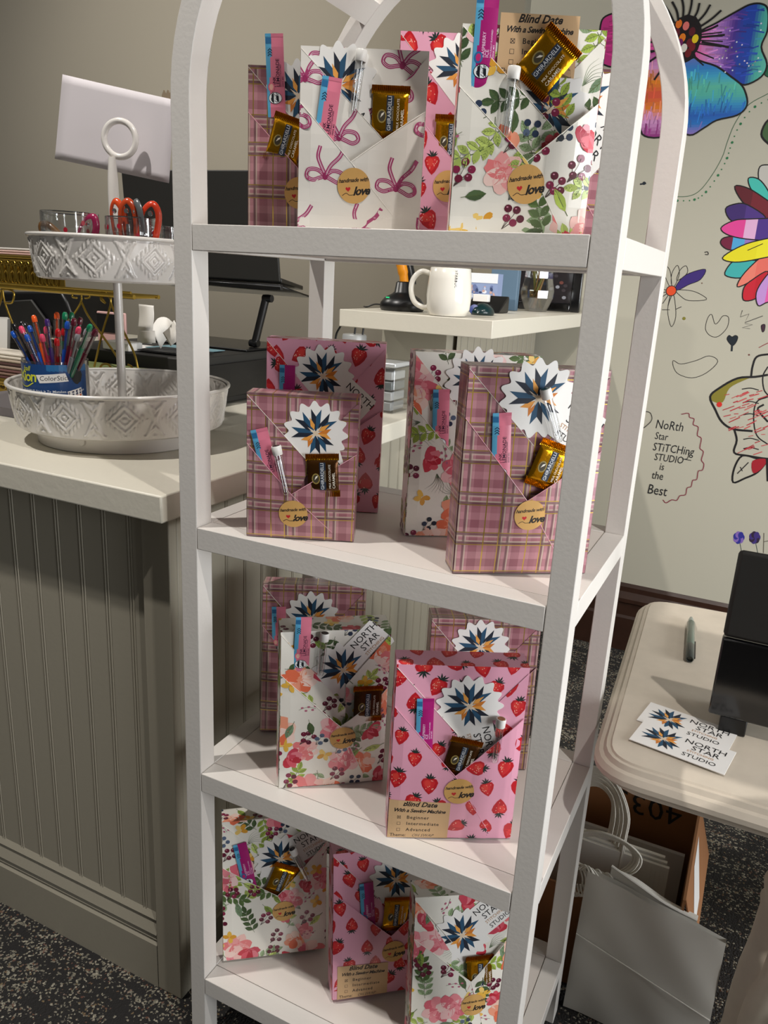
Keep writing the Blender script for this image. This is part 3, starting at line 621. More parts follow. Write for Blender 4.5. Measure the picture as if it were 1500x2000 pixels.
def star_shapes(s):
    o = []
    for k in range(8):
        a = PI/2-k*PI/4; big = k not in (1, 5, 2) ; R_ = 1.0 if k in (0, 1, 6, 7) else .86
        c1, c2 = ('#121d2e', '#1c4c6c') if k not in (2, 5) else ('#cf7a26', '#e39a40')
        if k in (2, 5): R_ = .64
        for sg, c in ((1, c1), (-1, c2)): put(o, [[(.08, 0), (.36, .17*sg), (R_, .215*sg), (R_*.70, 0)]], c, 0, 0, s, a)
    for a in (PI*.62, PI*.12+.25): put(o, [[(.15, 0), (.35, .09), (.7, 0), (.35, -.09)]], '#e6a046', 0, 0, s, a)
    for k in range(4): put(o, [[(0, .06), (.42, 0), (0, -.06)]], '#e3d2bb', 0, 0, s, PI*.3+k*PI/2)
    put(o, [ell(0, 0, .1, .1, 0, 10)], '#dcc8ae', 0, 0, s); return o
def heart(s): return [(s*.062*(16*math.sin(t)**3), s*.062*(13*math.cos(t)-5*math.cos(2*t)-2*math.cos(3*t)-math.cos(4*t))) for t in [2*PI*k/20 for k in range(20)]]
def love_sticker(fn, cu, cv, r, rot=.0):
    b = MB(); o = []; put(o, [ell(0, 0, r, r, 0, 36)], '#cda05c')
    put(o, text('handmade with', r*.32, .35, .025, 'CENTER', .92), '#120d0a', 0, r*.22); put(o, [heart(r*.155)], '#c01c24', -r*.36, -r*.16)
    put(o, text('love', r*.66, .4, .035, 'LEFT', .9), '#17120e', -r*.08, -r*.52); put(o, stroke([(-r*.75, -r*.5), (-r*.5, -r*.38), (-r*.3, -r*.5), (-r*.05, -r*.5)], r*.035, 4), '#17120e')
    print2d(b, [(xf(p, cu, cv, 1, rot), c, i) for p, c, i in o], fn, .0012, 0); return b
def kraft_label(fn, cu, cv, wd, hd, rot=0):
    b = MB(); o = []; put(o, [[(-wd/2, -hd/2), (wd/2, -hd/2), (wd/2, hd/2), (-wd/2, hd/2)]], '#c9a67c'); ink = '#1a1410'
    put(o, text('Blind Date', wd*.13, .35, .03, 'CENTER', 1), ink, 0, hd*.36); put(o, text('With a Sewing Machine', wd*.098, .35, .03, 'CENTER', .92), ink, 0, hd*.20)
    for k, s_ in enumerate(('Beginner', 'Intermediate', 'Advanced')):
        y = hd*(.02-.17*k); put(o, text(s_, wd*.09, 0, .015, 'LEFT', 1.15), ink, -wd*.2, y); e = wd*.052
        put(o, stroke([(0, 0), (e, 0), (e, e), (0, e), (0, 0)], wd*.007), ink, -wd*.35, y)
        if k == 0: put(o, stroke([(0, 0), (e, e)], wd*.008)+stroke([(0, e), (e, 0)], wd*.008), ink, -wd*.35, y)
    put(o, text('Theme:', wd*.088, 0, .006), ink, -wd*.46, -hd*.47); put(o, text('OH SWAP', wd*.08, .4), '#4a4038', -wd*.1, -hd*.47)
    print2d(b, [(xf(p, cu, cv, 1, rot), c, i) for p, c, i in o], fn, .0010); return b
# ---- small things tucked in the pockets; local frame: x right, z up, -y towards the viewer
def flat(dy=0): return lambda x, y, l: (x, dy-l, y)
def logo_card(label, M, R_=.046, trot=0.0, words=True):
    b = MB(); n = 150; o = []; P = []
    for k in range(n):
        t = 2*PI*k/n; r = R_*(1.0+.095*math.cos(15*t+.6)); P.append((r*math.cos(t), r*math.sin(t)))
    Q = xf([(.25, -.62), (1.95, -.62), (2.0, -.5), (2.0, .5), (1.95, .62), (.25, .62)], 0, 0, R_, trot)
    for pl in ((P, 0) , (Q, .00002)) if words else ((P, 0),):
        b.prism([(x, 0-pl[1], y) for x, y in ccw(pl[0])], (0, .0005, 0), '#eceae6')
    o = star_shapes(R_*.82)
    if words:
        for s_, x, y, z, c in (('NORTH', .82, .26, .34, '#16161a'), ('STAR', 1.0, -.06, .34, '#16161a'), ('STITCHING', .95, -.26, .17, '#b98a5c'), ('STUDIO', .98, -.52, .25, '#16161a')):
            put(o, text(s_, z*R_, 0, 0), c, *xf([(x, y)], 0, 0, R_, trot)[0], 1, trot)
    print2d(b, o, flat(), .00012); return tag(b.build('logo_card', PRINTM, smooth=0, ), label, 'card', 'star logo cards in the gifts'), M
def chocolate(label, M, foil, band='#17263a'):
    root = thing('chocolate_square', label, 'chocolate', group='foil wrapped chocolates in the gifts')
    b = MB(); a, h = .0225, .0034; n = 14; G = []
    for sgn in (-1, 1):
        vs = []
        for j in range(n+1):
            for i in range(n+1):
                x, z = -a+2*a*i/n, -a*1.02+2.04*a*j/n; q = max(0, (1-abs(x/a)**5)*(1-abs(z/a/1.02)**5))**.5; vs.append((x, sgn*(h*q+.0002), z))
        b.mesh(vs, [(j*(n+1)+i, j*(n+1)+i+1, (j+1)*(n+1)+i+1, (j+1)*(n+1)+i) for j in range(n) for i in range(n)])
    b.build('wrapper', foil, root, smooth=60)
    for sg in (-1, 1):
        b = MB(); vs = []; n = 40
        for j in range(3):
            for i in range(n+1):
                x = -a*1.08+2.16*a*i/n; vs.append((x, (.0011 if j else .0002)*(1 if i % 2 else -1), sg*(a*(.98+.22*j)+(.0006 if (j == 2 and i % 2) else 0))))
        b.mesh(vs, [(j*(n+1)+i, j*(n+1)+i+1, (j+1)*(n+1)+i+1, (j+1)*(n+1)+i) for j in range(2) for i in range(n)]); b.build('crimp', GOLDF, root, smooth=0)
    b = MB(); o = []; put(o, [[(-.0045, -.021), (.0045, -.021), (.0045, .020), (-.0045, .020)]], band); put(o, text('GHIRARDELLI', .0066, 0, .004, 'CENTER', 1.0), '#d8dde2', .0016, -.0005, 1, PI/2); put(o, text('CHOCOLATE', .0026, 0, 0, 'CENTER', 1.1), '#c9b27a', .0042, -.0005, 1, PI/2)
    put(o, text('MILK CHOCOLATE', .0042, 0, 0, 'LEFT'), '#efe6d6', .0115, -.019, 1, PI/2); put(o, text('CARAMEL', .0054, 0, .006, 'LEFT'), '#f4ecdd', .0175, -.019, 1, PI/2); put(o, [ell(-.010, -.004, .006, .008, 0, 16)], '#8c7a3a'); put(o, [ell(-.010, -.004, .0045, .0062, 0, 16)], '#3b3320'); put(o, [[(-.012, -.006), (-.008, -.002), (-.007, .001), (-.0105, -.001)]], '#e9e4d8')
    print2d(b, o, flat(-h), .0003); b.build('printed_band', PRINTM, root, smooth=0); return root, M
def drink_packet(label, M, pink=True):
    root = thing('drink_mix_packet', label, 'drink packet', group='drink mix sticks in the gifts')
    wd, hh = .0125, .050; b = MB(); n = 12; c = '#d9798f' if pink else '#a3186e'
    for sg in (-1, 1):
        vs = []
        for j in range(9):
            for i in range(n+1):
                x = -wd+2*wd*i/n; z = -hh+2*hh*j/8; q = max(0, (1-(x/wd)**2))*(1-(z/hh)**8); vs.append((x, sg*(.0018*q+.0001), z))
        for j in range(8):
            for i in range(n): b.mesh([vs[k] for k in (j*(n+1)+i, j*(n+1)+i+1, (j+1)*(n+1)+i+1, (j+1)*(n+1)+i)], [(0, 1, 2, 3)], '#5aa8cf' if i < (4 if j > 5 else 3 if j > 3 else 2) else c)
    o = []; f = lambda x, y, l: (x, -(.0018*max(0, 1-(x/wd)**2)*(1-(y/hh)**8)+.0001)-l, y)
    if pink: ln = [('PINK', .0060, .0005), ('LEMONADE', .0066, .0058), ('NATURALLY FLAVORED', .0026, .0082), ('DRINK MIX', .0026, .0112)]
    else: ln = [('RASPBERRY', .0050, .0005), ('ICE', .0056, .0050), ('NATURALLY FLAVORED', .0026, .0082), ('DRINK MIX', .0026, .0112)]
    for s_, z, x in ln: put(o, text(s_, z, 0, .008), '#3a1430' if pink else '#f0c8e4', x, -.012, 1, PI/2)
    put(o, [[(-.012, .042), (-.0045, .042), (-.0045, .049), (-.012, .049)]], '#2a6a9a')
    for k in range(3): put(o, stroke([(-.0095, .033-.0032*k+.0), (-.0065, .0355-.0032*k), (-.0035, .033-.0032*k)], .0010), '#16304a')
    put(o, [ell(-.001, -.026, .0095, .0075, 0, 22)], '#171a24'); put(o, [ell(-.001, -.026, .0088, .0068, 0, 22)], '#e8ecee'); put(o, text('Only', .006, .4, .01, 'CENTER'), '#171a24', -.003, -.0255, 1, PI/2*.9); put(o, text('Light', .006, .4, .01, 'CENTER'), '#171a24', .0025, -.0265, 1, PI/2*.9)
    put(o, [ell(-.006, -.012, .0048, .006, 0, 16)], '#e0708a' if pink else '#2d6aa0'); put(o, [ell(-.006, -.012, .003, .004, 0, 12)], '#f0b8a8' if pink else '#c02870')
    print2d(b, o, f, .00015); b.build('sachet', PRINT, root, smooth=60)
    b = MB(); b.box(-wd, wd, -.0004, .0004, hh, hh+.004, c); b.box(-wd, -wd*.35, -.0005, .0005, hh, hh+.004, '#5aa8cf'); b.build('sealed_end', PRINT, root); return root, M
def needle_tube(label, M, capc='#2a1d24'):
    root = thing('needle_tube', label, 'tube', group='clear tubes with white caps in the gifts')
    b = MB(); b.lathe([(.0001, -.034), (.004, -.0335), (.0058, -.031), (.0062, .026)], 20); b.build('glass_tube', GLASS, root)
    b = MB(); b.lathe([(.0068, .026), (.0072, .0265), (.0074, .038), (.0068, .0395), (.0045, .0395)], 24); b.build('cap', WHITE, root)
    b = MB(); b.lathe([(.0001, .0396), (.0035, .0402), (.0056, .0398), (.006, .0388)], 20); b.build('cap_insert', mat('tube_cap_'+capc[1:], capc, .25, .3), root)
    for k in range(5):
        a = k*1.3; b = MB(); b.tube([(.0024*math.cos(a), .0024*math.sin(a), -.03), (.0026*math.cos(a+.4), .0026*math.sin(a+.4), .018)], .00035, 5); b.build('needle', mat('steel', '#9a9a9a', .25, .9), root)
    return root, M
GROUP = 'wrapped gifts on the arched shelf'
def gift(short, label, kind, x, y, z, ang, wd, h, dep=.046, lean=0, seed=1, V=(.45, .36), yl=.72, yr=.70, A=((.985), (.62, .52)), sticker=None, klabel=None, items=(), bend=(.80, .06), st_r=.0212, over=False):
    root = thing('gift_box', label, 'gift', group=GROUP); lr = math.radians(lean)
    root.location = (x, y, z+.0006+dep*math.sin(lr)); root.rotation_euler = (-lr, 0, math.radians(ang)); bpy.context.view_layer.update()
    GM = Matrix.Translation(root.location)@root.rotation_euler.to_matrix().to_4x4()
    mats = [PRINT, PLAID]
    b = MB()
    panel(b, [(0, 0), (wd, 0), (wd, h), (0, h)], lambda u, v, l: (u, -l, v), kind, seed)
    panel(b, [(0, 0), (dep, 0), (dep, h), (0, h)], lambda u, v, l: (-l, dep-u, v), kind, seed+1, (.02, 0)); panel(b, [(0, 0), (dep, 0), (dep, h), (0, h)], lambda u, v, l: (wd+l, u, v), kind, seed+2, (.1, 0))
    panel(b, [(0, 0), (wd, 0), (wd, dep), (0, dep)], lambda u, v, l: (u, v, h+l), kind, seed+3, (0, .1))
    b.poly([(0, dep, 0), (0, dep, h), (wd, dep, h), (wd, dep, 0)], BASECOL[kind]); b.poly([(0, 0, 0), (0, dep, 0), (wd, dep, 0), (wd, 0, 0)], BASECOL[kind])
    b.build('wrapping', mats, root, smooth=20)
    thick1 = any(it[1] == 1 and it[0] in ('choc', 'tube') for it in items)
    def bump(u, v, cu, cv, ru, rv): q = ((u/wd-cu)/ru)**2+((v/h-cv)/rv)**2; return math.exp(-q)
    def N1(u, v, l): e = min(1, u/.012)*min(1, max(0, (wd-u)/.012)); return (u, -(.0012+(.008 if thick1 else .0016)*bump(u, v, V[0]+.1, V[1]+.22, .45, .35)*e+l), v)
    def N2(u, v, l): e = min(1, u/.012)*min(1, max(0, (wd-u)/.012))*min(1, v/.03); return (u, N1(u, v, 0)[1]-(.0006+.0085*bump(u, v, V[0], V[1]+.02, .42, .34)*e+l), v)
    Vp = (V[0]*wd, V[1]*h)
    b = MB(); A0 = (.0006, A[0]*h); A1 = (A[1][0]*wd, A[1][1]*h)   # left flap
    panel(b, [A0, (.0006, (yl-.05)*h), (Vp[0]+.004, Vp[1]-.012), (A1[0], max(A1[1]-.02, Vp[1])), A1], N1, kind, seed+4, (.03, .02)); b.build('left_flap', mats, root, smooth=60)
    b = MB(); N0 = lambda u, v, l: (u, -(.0007 if not over else .0026)-l, v)
    panel(b, [(wd-.0006, .97*h), (.60*wd, .66*h), (.60*wd, .55*h), (wd-.0006, .5*h)], N0, kind, seed+5, (.01, .03)); b.build('right_flap', mats, root, smooth=60)
    b = MB(); B1 = (bend[0]*wd, bend[1]*h)
    panel(b, [Vp, (wd-.0006, yr*h), (wd-.0006, .001), (Vp[0]-.01, .001), (Vp[0]-.01, Vp[1]-.03)], lambda u, v, l: (u, N2(u, v, l)[1]+.0003, v), kind, seed+6, (0, .01))
    f2 = lambda u, v, l: (u, N2(u, v, l)[1]-.0003, v)
    panel(b, [(.0006, yl*h), (.0006, .001), (Vp[0], .001), Vp], f2, kind, seed+7, (0, 0)); panel(b, [Vp, (Vp[0], .001), (B1[0], .001), B1], f2, kind, seed+7, (0, 0))
    for (p, q) in ((Vp, (.0006, yl*h)), (Vp, (wd-.0006, yr*h)), (Vp, B1)):   # folded paper edges
        n = 16; Ps = []
        for i in range(n+1): t = i/n; u, v = p[0]+(q[0]-p[0])*t, p[1]+(q[1]-p[1])*t; Ps.append(N2(u, v, .0003))
        b.tube(Ps, .00045, 5, BASECOL[kind] if kind != 'plaid' else '#d9a0ae')
    b.tube([N1(A0[0]+(A1[0]-A0[0])*i/16, A0[1]+(A1[1]-A0[1])*i/16, 0) for i in range(17)], .0004, 5, '#e4dcd2')
    b.build('pocket', mats, root, smooth=60)
    if sticker: love_sticker(lambda u, v, l: (u, N2(u, v, l)[1], v), sticker[0]*wd, sticker[1]*h, st_r, math.radians(sticker[2] if len(sticker) > 2 else 6)).build('round_sticker', PRINTM, root, smooth=0)
    if klabel:
        fn = (lambda u, v, l: (u, -.0002-l, v)) if klabel[4] == 0 else (lambda u, v, l: (u, N2(u, v, l)[1], v))
        kraft_label(fn, klabel[0]*wd, klabel[1]*h, klabel[2], klabel[3]).build('paper_label', PRINTM, root, smooth=0)
    for it in items:
        k, slot, u, v, rot = it[:5]; opt = it[5] if len(it) > 5 else None; u *= wd; v *= h
        n0 = 0 if slot == 1 else -N1(u, v, 0)[1]
        n0 += {'card': .0012, 'choc': .0042, 'pack': .0024, 'tube': .0078}[k]
        M = GM@Matrix.Translation((u, -n0, v))@Matrix.Rotation(-math.radians(rot), 4, 'Y')
        if k == 'card': o, M = logo_card('scalloped star logo card in the '+short, M, .046 if opt is None else opt[0], 0 if opt is None else math.radians(opt[1]))
        elif k == 'choc': o, M = chocolate(('brown' if opt == 'brown' else 'gold')+' foil chocolate square in the '+short, M, BROWNF if opt == 'brown' else GOLDF)
        elif k == 'pack': o, M = drink_packet(('magenta' if opt == 'mag' else 'pink and blue')+' drink stick in the '+short, M, opt != 'mag')
        else: o, M = needle_tube('white capped needle tube in the '+short, M, opt or '#2a1d24')
        o.matrix_world = M
    return root
S1 = (.161, .215); L1_ = (.19, .282)
# top shelf
gift('plaid gift left on the top shelf', 'pink plaid gift at the left end of the top shelf behind the ribbon print gift', 'plaid', .057, .096, Z4, 24, *S1, seed=11, sticker=(.47, .24), V=(.5, .36),
     items=(('pack', 1, .24, .93, 3), ('card', 1, .44, .83, 0, (.043, -70)), ('choc', 2, .34, .56, -16)))
gift('white ribbon print gift', 'white gift printed with pink ribbon bows on the top shelf', 'bow', .182, .033, Z4, 23.6, *S1, seed=21, sticker=(.46, .25), V=(.43, .38), A=(.985, (.70, .50)), yr=.68, yl=.70, bend=(.78, .1),
     items=(('card', 1, .31, .80, 0, (.046, -72)), ('tube', 1, .455, .80, -6, '#1f3a30'), ('choc', 1, .72, .66, 0), ('pack', 2, .22, .585, -7)))
gift('strawberry gift at the back of the top shelf', 'tall pink strawberry gift at the back of the top shelf', 'straw', .236, .205, Z4, 23, .19, .272, seed=31, sticker=(.42, .27), V=(.5, .36),
     items=(('card', 1, .46, .83, 5, (.043, -72)), ('choc', 2, .42, .5, 0)))
gift('big floral gift on the top shelf', 'white floral gift with kraft label at the top on the top shelf', 'floral', .404, .018, Z4, 25, .161, .219, seed=41, sticker=(.53, .25, 10), V=(.52, .36), yl=.71, yr=.66, A=(.985, (.8, .46)), klabel=(.53, .915, .088, .062, 0),
     items=(('pack', 1, .16, .90, 0, 'mag'), ('choc', 1, .60, .84, -38), ('card', 1, .66, .62, 0, (.043, -40)), ('tube', 2, .36, .62, -3, '#b9b2b0')))
gift('plaid gift at the right of the top shelf', 'pink plaid gift at the right end of the top shelf behind the floral gift', 'plaid', .423, .188, Z4, 24, *S1, seed=51, sticker=(.46, .24), V=(.5, .36),
     items=(('card', 1, .52, .82, 0, (.043, -70)), ('choc', 2, .56, .5, 0)))
# second shelf from the top
gift('strawberry gift on the second shelf', 'pink strawberry gift on the second shelf behind the small plaid gift', 'straw', .0515, .155, Z3, 24.8, .19, .28, seed=61, sticker=(.5, .28), V=(.48, .36), yr=.62,
     items=(('pack', 2, .18, .66, 0, 'mag'), ('card', 1, .48, .80, 5, (.046, -45)), ('tube', 2, .72, .56, 0)))
gift('small plaid gift on the second shelf', 'small pink plaid gift at the front left of the second shelf', 'plaid', .116, .012, Z3, 24.9, *S1, seed=71, sticker=(.44, .19), V=(.42, .33), yl=.66, yr=.62, A=(.985, (.55, .56)),
     items=(('pack', 2, .20, .52, 15), ('tube', 2, .33, .48, 13), ('card', 1, .62, .75, 0, (.043, -72)), ('choc', 2, .70, .47, 4, 'brown')))
gift('floral gift on the second shelf', 'white floral gift in the middle of the second shelf', 'floral', .313, .151, Z3, 34, .19, .281, seed=83, sticker=(.5, .28), V=(.5, .36),
     items=(('pack', 2, .23, .62, 3), ('card', 1, .50, .86, 0, (.046, -40))))
gift('large plaid gift on the second shelf', 'large pink plaid gift at the front right of the second shelf', 'plaid', .436, .041, Z3, 34, .19, .281, seed=91, sticker=(.51, .31), V=(.48, .38), yl=.76, yr=.62, A=(.985, (.5, .64)),
     items=(('pack', 2, .27, .60, 4), ('card', 1, .50, .86, 0, (.048, -32)), ('tube', 2, .60, .78, 22, '#3a5a4a'), ('choc', 2, .62, .55, -18)))
# third shelf
gift('plaid gift back left on the third shelf', 'pink plaid gift at the back left of the third shelf', 'plaid', .047, .150, Z2, 28.5, .185, .281, lean=7, seed=101, sticker=(.5, .28), V=(.48, .36),
     items=(('pack', 2, .17, .66, 2), ('card', 1, .48, .78, 0, (.046, -45))))
gift('floral gift on the third shelf', 'white floral gift standing left of the strawberry gift on the third shelf', 'floral', .166, .033, Z2, 37.7, .176, .282, dep=.052, seed=113, sticker=(.58, .34), V=(.55, .42), yl=.74, yr=.63, A=(.985, (.6, .52)), over=True,
     items=(('pack', 1, .19, .90, -2), ('tube', 1, .37, .86, -4), ('card', 1, .57, .75, 8, (.046, 40)), ('choc', 2, .80, .55, 0, 'brown')))
gift('strawberry gift on the third shelf', 'pink strawberry gift with kraft label at the front of the third shelf', 'straw', .373, .017, Z2, 28.7, .192, .292, seed=121, sticker=(.54, .31), V=(.50, .40), yl=.77, yr=.72, A=(.985, (.5, .62)), klabel=(.245, .12, .092, .068, 1), st_r=.0225,
     items=(('pack', 2, .24, .64, 2, 'mag'), ('card', 1, .57, .78, 5, (.046, -80)), ('tube', 2, .80, .60, -3, '#8a6a3a'), ('choc', 2, .54, .50, -12, 'brown')))
gift('plaid gift at the back right of the third shelf', 'pink plaid gift behind the strawberry gift on the third shelf', 'plaid', .349, .205, Z2, 29, .185, .280, lean=2, seed=131, sticker=(.5, .28), V=(.48, .36),
     items=(('card', 1, .46, .82, 0, (.046, -45)), ('tube', 2, .8, .62, 0, '#8a6a3a')))
# bottom shelf
gift('floral gift left on the bottom shelf', 'white floral gift leaning at the left of the bottom shelf', 'floral', .041, .044, Z1, 38, .195, .282, lean=8, seed=143, sticker=(.58, .34), V=(.52, .46), yl=.68, yr=.8, A=(.985, (.3, .8)),
     items=(('pack', 2, .22, .66, 12, 'mag'), ('card', 1, .55, .70, 8, (.046, 20)), ('choc', 2, .56, .56, -22), ('tube', 2, .74, .66, 24)))
gift('strawberry gift on the bottom shelf', 'pink strawberry gift with kraft label in the middle of the bottom shelf', 'straw', .263, .070, Z1, 38.6, .19, .282, lean=9, seed=151, sticker=(.58, .31), V=(.55, .42), yl=.74, yr=.68, A=(.985, (.5, .62)), klabel=(.29, .12, .092, .066, 1),
     items=(('pack', 2, .33, .60, 4, 'mag'), ('card', 1, .60, .78, 0, (.046, -40)), ('choc', 2, .60, .56, -5)))
gift('floral gift at the right of the bottom shelf', 'white floral gift at the right of the bottom shelf', 'floral', .425, .050, Z1, 34, .165, .283, lean=8, seed=163, sticker=(.64, .30), V=(.60, .46), yl=.74, yr=.72, A=(.985, (.4, .7)),
     items=(('card', 1, .5, .74, 12, (.046, 28)), ('choc', 2, .70, .50, 4)))
# ---------------------------------------------------------------- two-tier metal tray stand on the counter
TCX, TCY = -.400, .300
tray = thing('tiered_tray_stand', 'white embossed two tier metal tray stand with a ring handle on the counter', 'tray stand', (TCX, TCY, CT))
def emb(a, z, hgt, nm):
    """raised motif height for angle fraction a (0..1 per motif pair) and z fraction"""
    u = (a*nm) % 1.0; v = z; x = (u-.5)*2; y = (v-.5)*2; h = 0
    d = abs(x)*1.35+abs(y)*.95
    if d < .95: h = 1.0 if (.55 < d < .72 or .25 < d < .38 or d < .1) else .15
    if .78 < d < 1.02 and (abs(x)+.01)*14 % 2 < 1: h = .8
    x2 = 1-abs(x); d2 = x2*1.35+abs(abs(y)-1)*.95
    if d2 < .75 and x2 < .5: h = max(h, 1.0 if .5 < d2 < .66 else (.7 if d2 < .25 else 0))
    if abs(x2-abs(y)*.30-.03) < .05 and abs(y) > .12: h = max(h, .8)
    if x2 < .09 and abs(y) < .12: h = .9
    if v < .06 or v > .94: h = 0
    return h
def pan(name, R0, R1, zb, zt, nm, inner=True):
    b = MB(); n = 720; m_ = 36; vs = []
    for j in range(m_+1):
        t = j/m_; r = R0+(R1-R0)*t; z = zb+(zt-zb)*t
        for i in range(n):
            a = 2*PI*i/n; hh = emb(i/n, t, 0, nm)*.0025; vs.append(((r+hh)*math.cos(a), (r+hh)*math.sin(a), z))
    b.mesh(vs, [(j*n+i, j*n+(i+1) % n, (j+1)*n+(i+1) % n, (j+1)*n+i) for j in range(m_) for i in range(n)])
    b.lathe([(R0-.012, zb-.004), (R0-.004, zb-.003), (R0, zb)], 96); k0 = [(x*(1-.004/math.hypot(x, y)), y*(1-.004/math.hypot(x, y)), z) for x, y, z in vs]; b.mesh(k0, [(j*n+i, (j+1)*n+i, (j+1)*n+(i+1) % n, j*n+(i+1) % n) for j in range(m_) for i in range(n)]); b.lathe([(R0-.004, zb), (R0-.02, zb+.001), (.004, zb+.001)], 96); b.lathe([(.004, zb-.004), (R0-.012, zb-.004)], 96)
    return b
def ring(R_, z, r, n=120): 
    b = MB(); b.tube([(R_*math.cos(2*PI*k/n), R_*math.sin(2*PI*k/n), z) for k in range(n)], r, 10, closed=True); return b
LZb, LZt, UZb, UZt = .036, .113, .315, .388
pn = pan('lower_pan', .200, .211, LZb, LZt, 12).build('lower_pan', ENAMEL, tray, smooth=60); ring(.213, LZt+.001, .0038).build('rolled_rim', ENAMEL, pn)
pn = pan('upper_pan', .146, .155, UZb, UZt, 9).build('upper_pan', ENAMEL, tray, smooth=60); ring(.157, UZt+.001, .0035).build('rolled_rim', ENAMEL, pn)
b = MB(); b.lathe([(.160, .0), (.163, .002), (.169, .034), (.19, .036)], 96); b.lathe([(.160, 0), (.004, .0)], 96); b.build('base_ring', ENAMEL, tray)
b = MB(); b.lathe([(.0085, LZb), (.0085, UZb), (.0085, UZt-.02), (.0095, UZt), (.0105, .47), (.0095, .5), (.0065, .535)], 24, cap=True); b.build('stem', ENAMEL, tray)
b = MB(); rc = Vector((.012, 0, .568)); b.tube([(rc.x+.031*math.cos(2*PI*k/48)*.92, .01+.031*math.cos(2*PI*k/48)*.35, rc.z+.031*math.sin(2*PI*k/48)) for k in range(48)], .0058, 12, closed=True); b.build('ring_handle', ENAMEL, tray)
b = MB(); q = Matrix.Translation((.045, -.165, .022)); b.lathe([(.0001, -.003), (.008, -.003), (.009, 0), (.008, .003), (.0001, .003)], 20); b.build('foot_clip', ENAMEL, tray, M=Matrix.Translation((.05, -.158, .024))@Matrix.Rotation(PI/2, 4, 'X'))
# blank sheet behind the ring, held by a clip
b = MB(); Q = [at_y(x, y, .338) for x, y in ((122, 145), (107, 310), (330, 358), (341, 195))]; n = 10; vs = []
for j in range(n+1):
    for i in range(n+1):
        s_, t = i/n, j/n; p = (Q[0]*(1-s_)+Q[3]*s_)*(1-t)+(Q[1]*(1-s_)+Q[2]*s_)*t; p = p+Vector((0, .008*math.sin(s_*PI), 0)); vs.append(p)
b.mesh(vs, [(j*(n+1)+i, (j+1)*(n+1)+i, (j+1)*(n+1)+i+1, j*(n+1)+i+1) for j in range(n) for i in range(n)])
o = b.build('paper_sheet', mat('white_paper', '#cfc9cc', .7)); sol = o.modifiers.new('thickness', 'SOLIDIFY'); sol.thickness = .0004; tag(o, 'blank white paper sheet tilted behind the ring handle of the tray stand', 'paper')
b = MB(); c = at_y(326, 187, .345); P = [(-.012, -.02)]+[(-.012+.0045*i, .004+(.006 if i % 2 else -.002)) for i in range(6)]+[(.0115, -.02)]
b.prism([(c.x+x, c.y, c.z+y) for x, y in P], (0, .003, 0)); tag(b.build('wooden_clip', mat('clip_wood', '#8a7a64', .6)), 'small brown zigzag topped clip at the corner of the blank paper', 'clip')
# glass jars on the upper pan
def jar(x, y, label, h=.072, r=.05):
    t = thing('glass_jar', label, 'jar', (x, y, CT+UZb+.0025), group='dotted glass jars on the upper tray')
    b = MB(); b.lathe([(.0005, .003), (r*.9, .003), (r-.001, .008), (r-.0015, h), (r, h+.0006), (r+.0012, h), (r+.0012, .004), (r*.9, 0), (.0005, 0)], 48); rnd = random.Random(int(abs(x)*1000))
    for k in range(16):
        a = k*2*PI/16+rnd.random()*.3; z = h*(.35+.5*rnd.random()); c = Vector((math.cos(a), math.sin(a), 0)); s_ = Vector((-math.sin(a), math.cos(a), 0)); pts = [c*(r+.0016)+s_*(.0036*math.cos(q*PI/5))+Vector((0, 0, z+.0046*math.sin(q*PI/5))) for q in range(10)]
        b.poly(pts, '#a3182c', 1)
    b.build('glass_body', [GLASS, PRINT], t); b = MB(); b.tube([((r)*math.cos(2*PI*k/60), r*math.sin(2*PI*k/60), h) for k in range(60)], .0012, 6, closed=True); b.build('jar_rim', clear('jar_rim_glass', '#8a8f90', .4), t); return t
def inpan(px, py, z, lim, y0):
    best = None
    for k in range(80):
        q = at_y(px, py, y0+.002*k); d_ = math.hypot(q.x-TCX, q.y-TCY)
        if d_ <= lim: return q.x, q.y
        if best is None or d_ < best[0]: best = (d_, q.x, q.y)
    s_ = lim/best[0]; return TCX+(best[1]-TCX)*s_, TCY+(best[2]-TCY)*s_
J1, J2, J3 = inpan(137, 440, 0, .086, .22), inpan(262, 445, 0, .086, .22), inpan(352, 450, 0, .088, .30)
jar(*J1, 'round glass jar with red dots at the left of the upper tray', .112); jar(*J2, 'glass jar with red dots holding orange snips', .108); jar(*J3, 'glass jar at the right end of the upper tray, mostly behind the shelf post', .10, .042)
def snips(x, y, z, tilt, ang, label, col, group):
    t = thing('thread_snips', label, 'snips', (x, y, z), group=group); t.rotation_euler = (math.radians(8), math.radians(tilt), math.radians(ang)); t.scale = (1.12, 1.12, 1.2)
    b = MB(); P = smooth_path([(-.012, 0, .01), (-.014, 0, .045), (-.012, 0, .075), (0, 0, .088), (.012, 0, .075), (.014, 0, .045), (.012, 0, .01)], 5); b.tube(P, .0027, 8, flat=2.0); b.build('handle_bow', mat('snip_'+col[1:], col, .25, coat=.5), t)
    b = MB(); b.tube([(.001, 0, .055), (.0035, 0, .0)], [.0028, .001], 6, flat=.4); b.tube([(-.001, 0, .055), (-.0035, 0, .0)], [.0028, .001], 6, flat=.4); b.build('blade', mat('steel', '#9a9a9a', .25, .9), t)
    b = MB(); b.lathe([(.0001, -.001), (.0035, -.001), (.004, 0), (.0035, .0015), (.0001, .002)], 16); b.build('rivet', mat('chrome', '#e0e0e0', .1, 1), t, M=Matrix.Translation((0, -.0055, .074))@Matrix.Rotation(PI/2, 4, 'X'))
jx, jy, jz = J2[0], J2[1], CT+UZb+.034
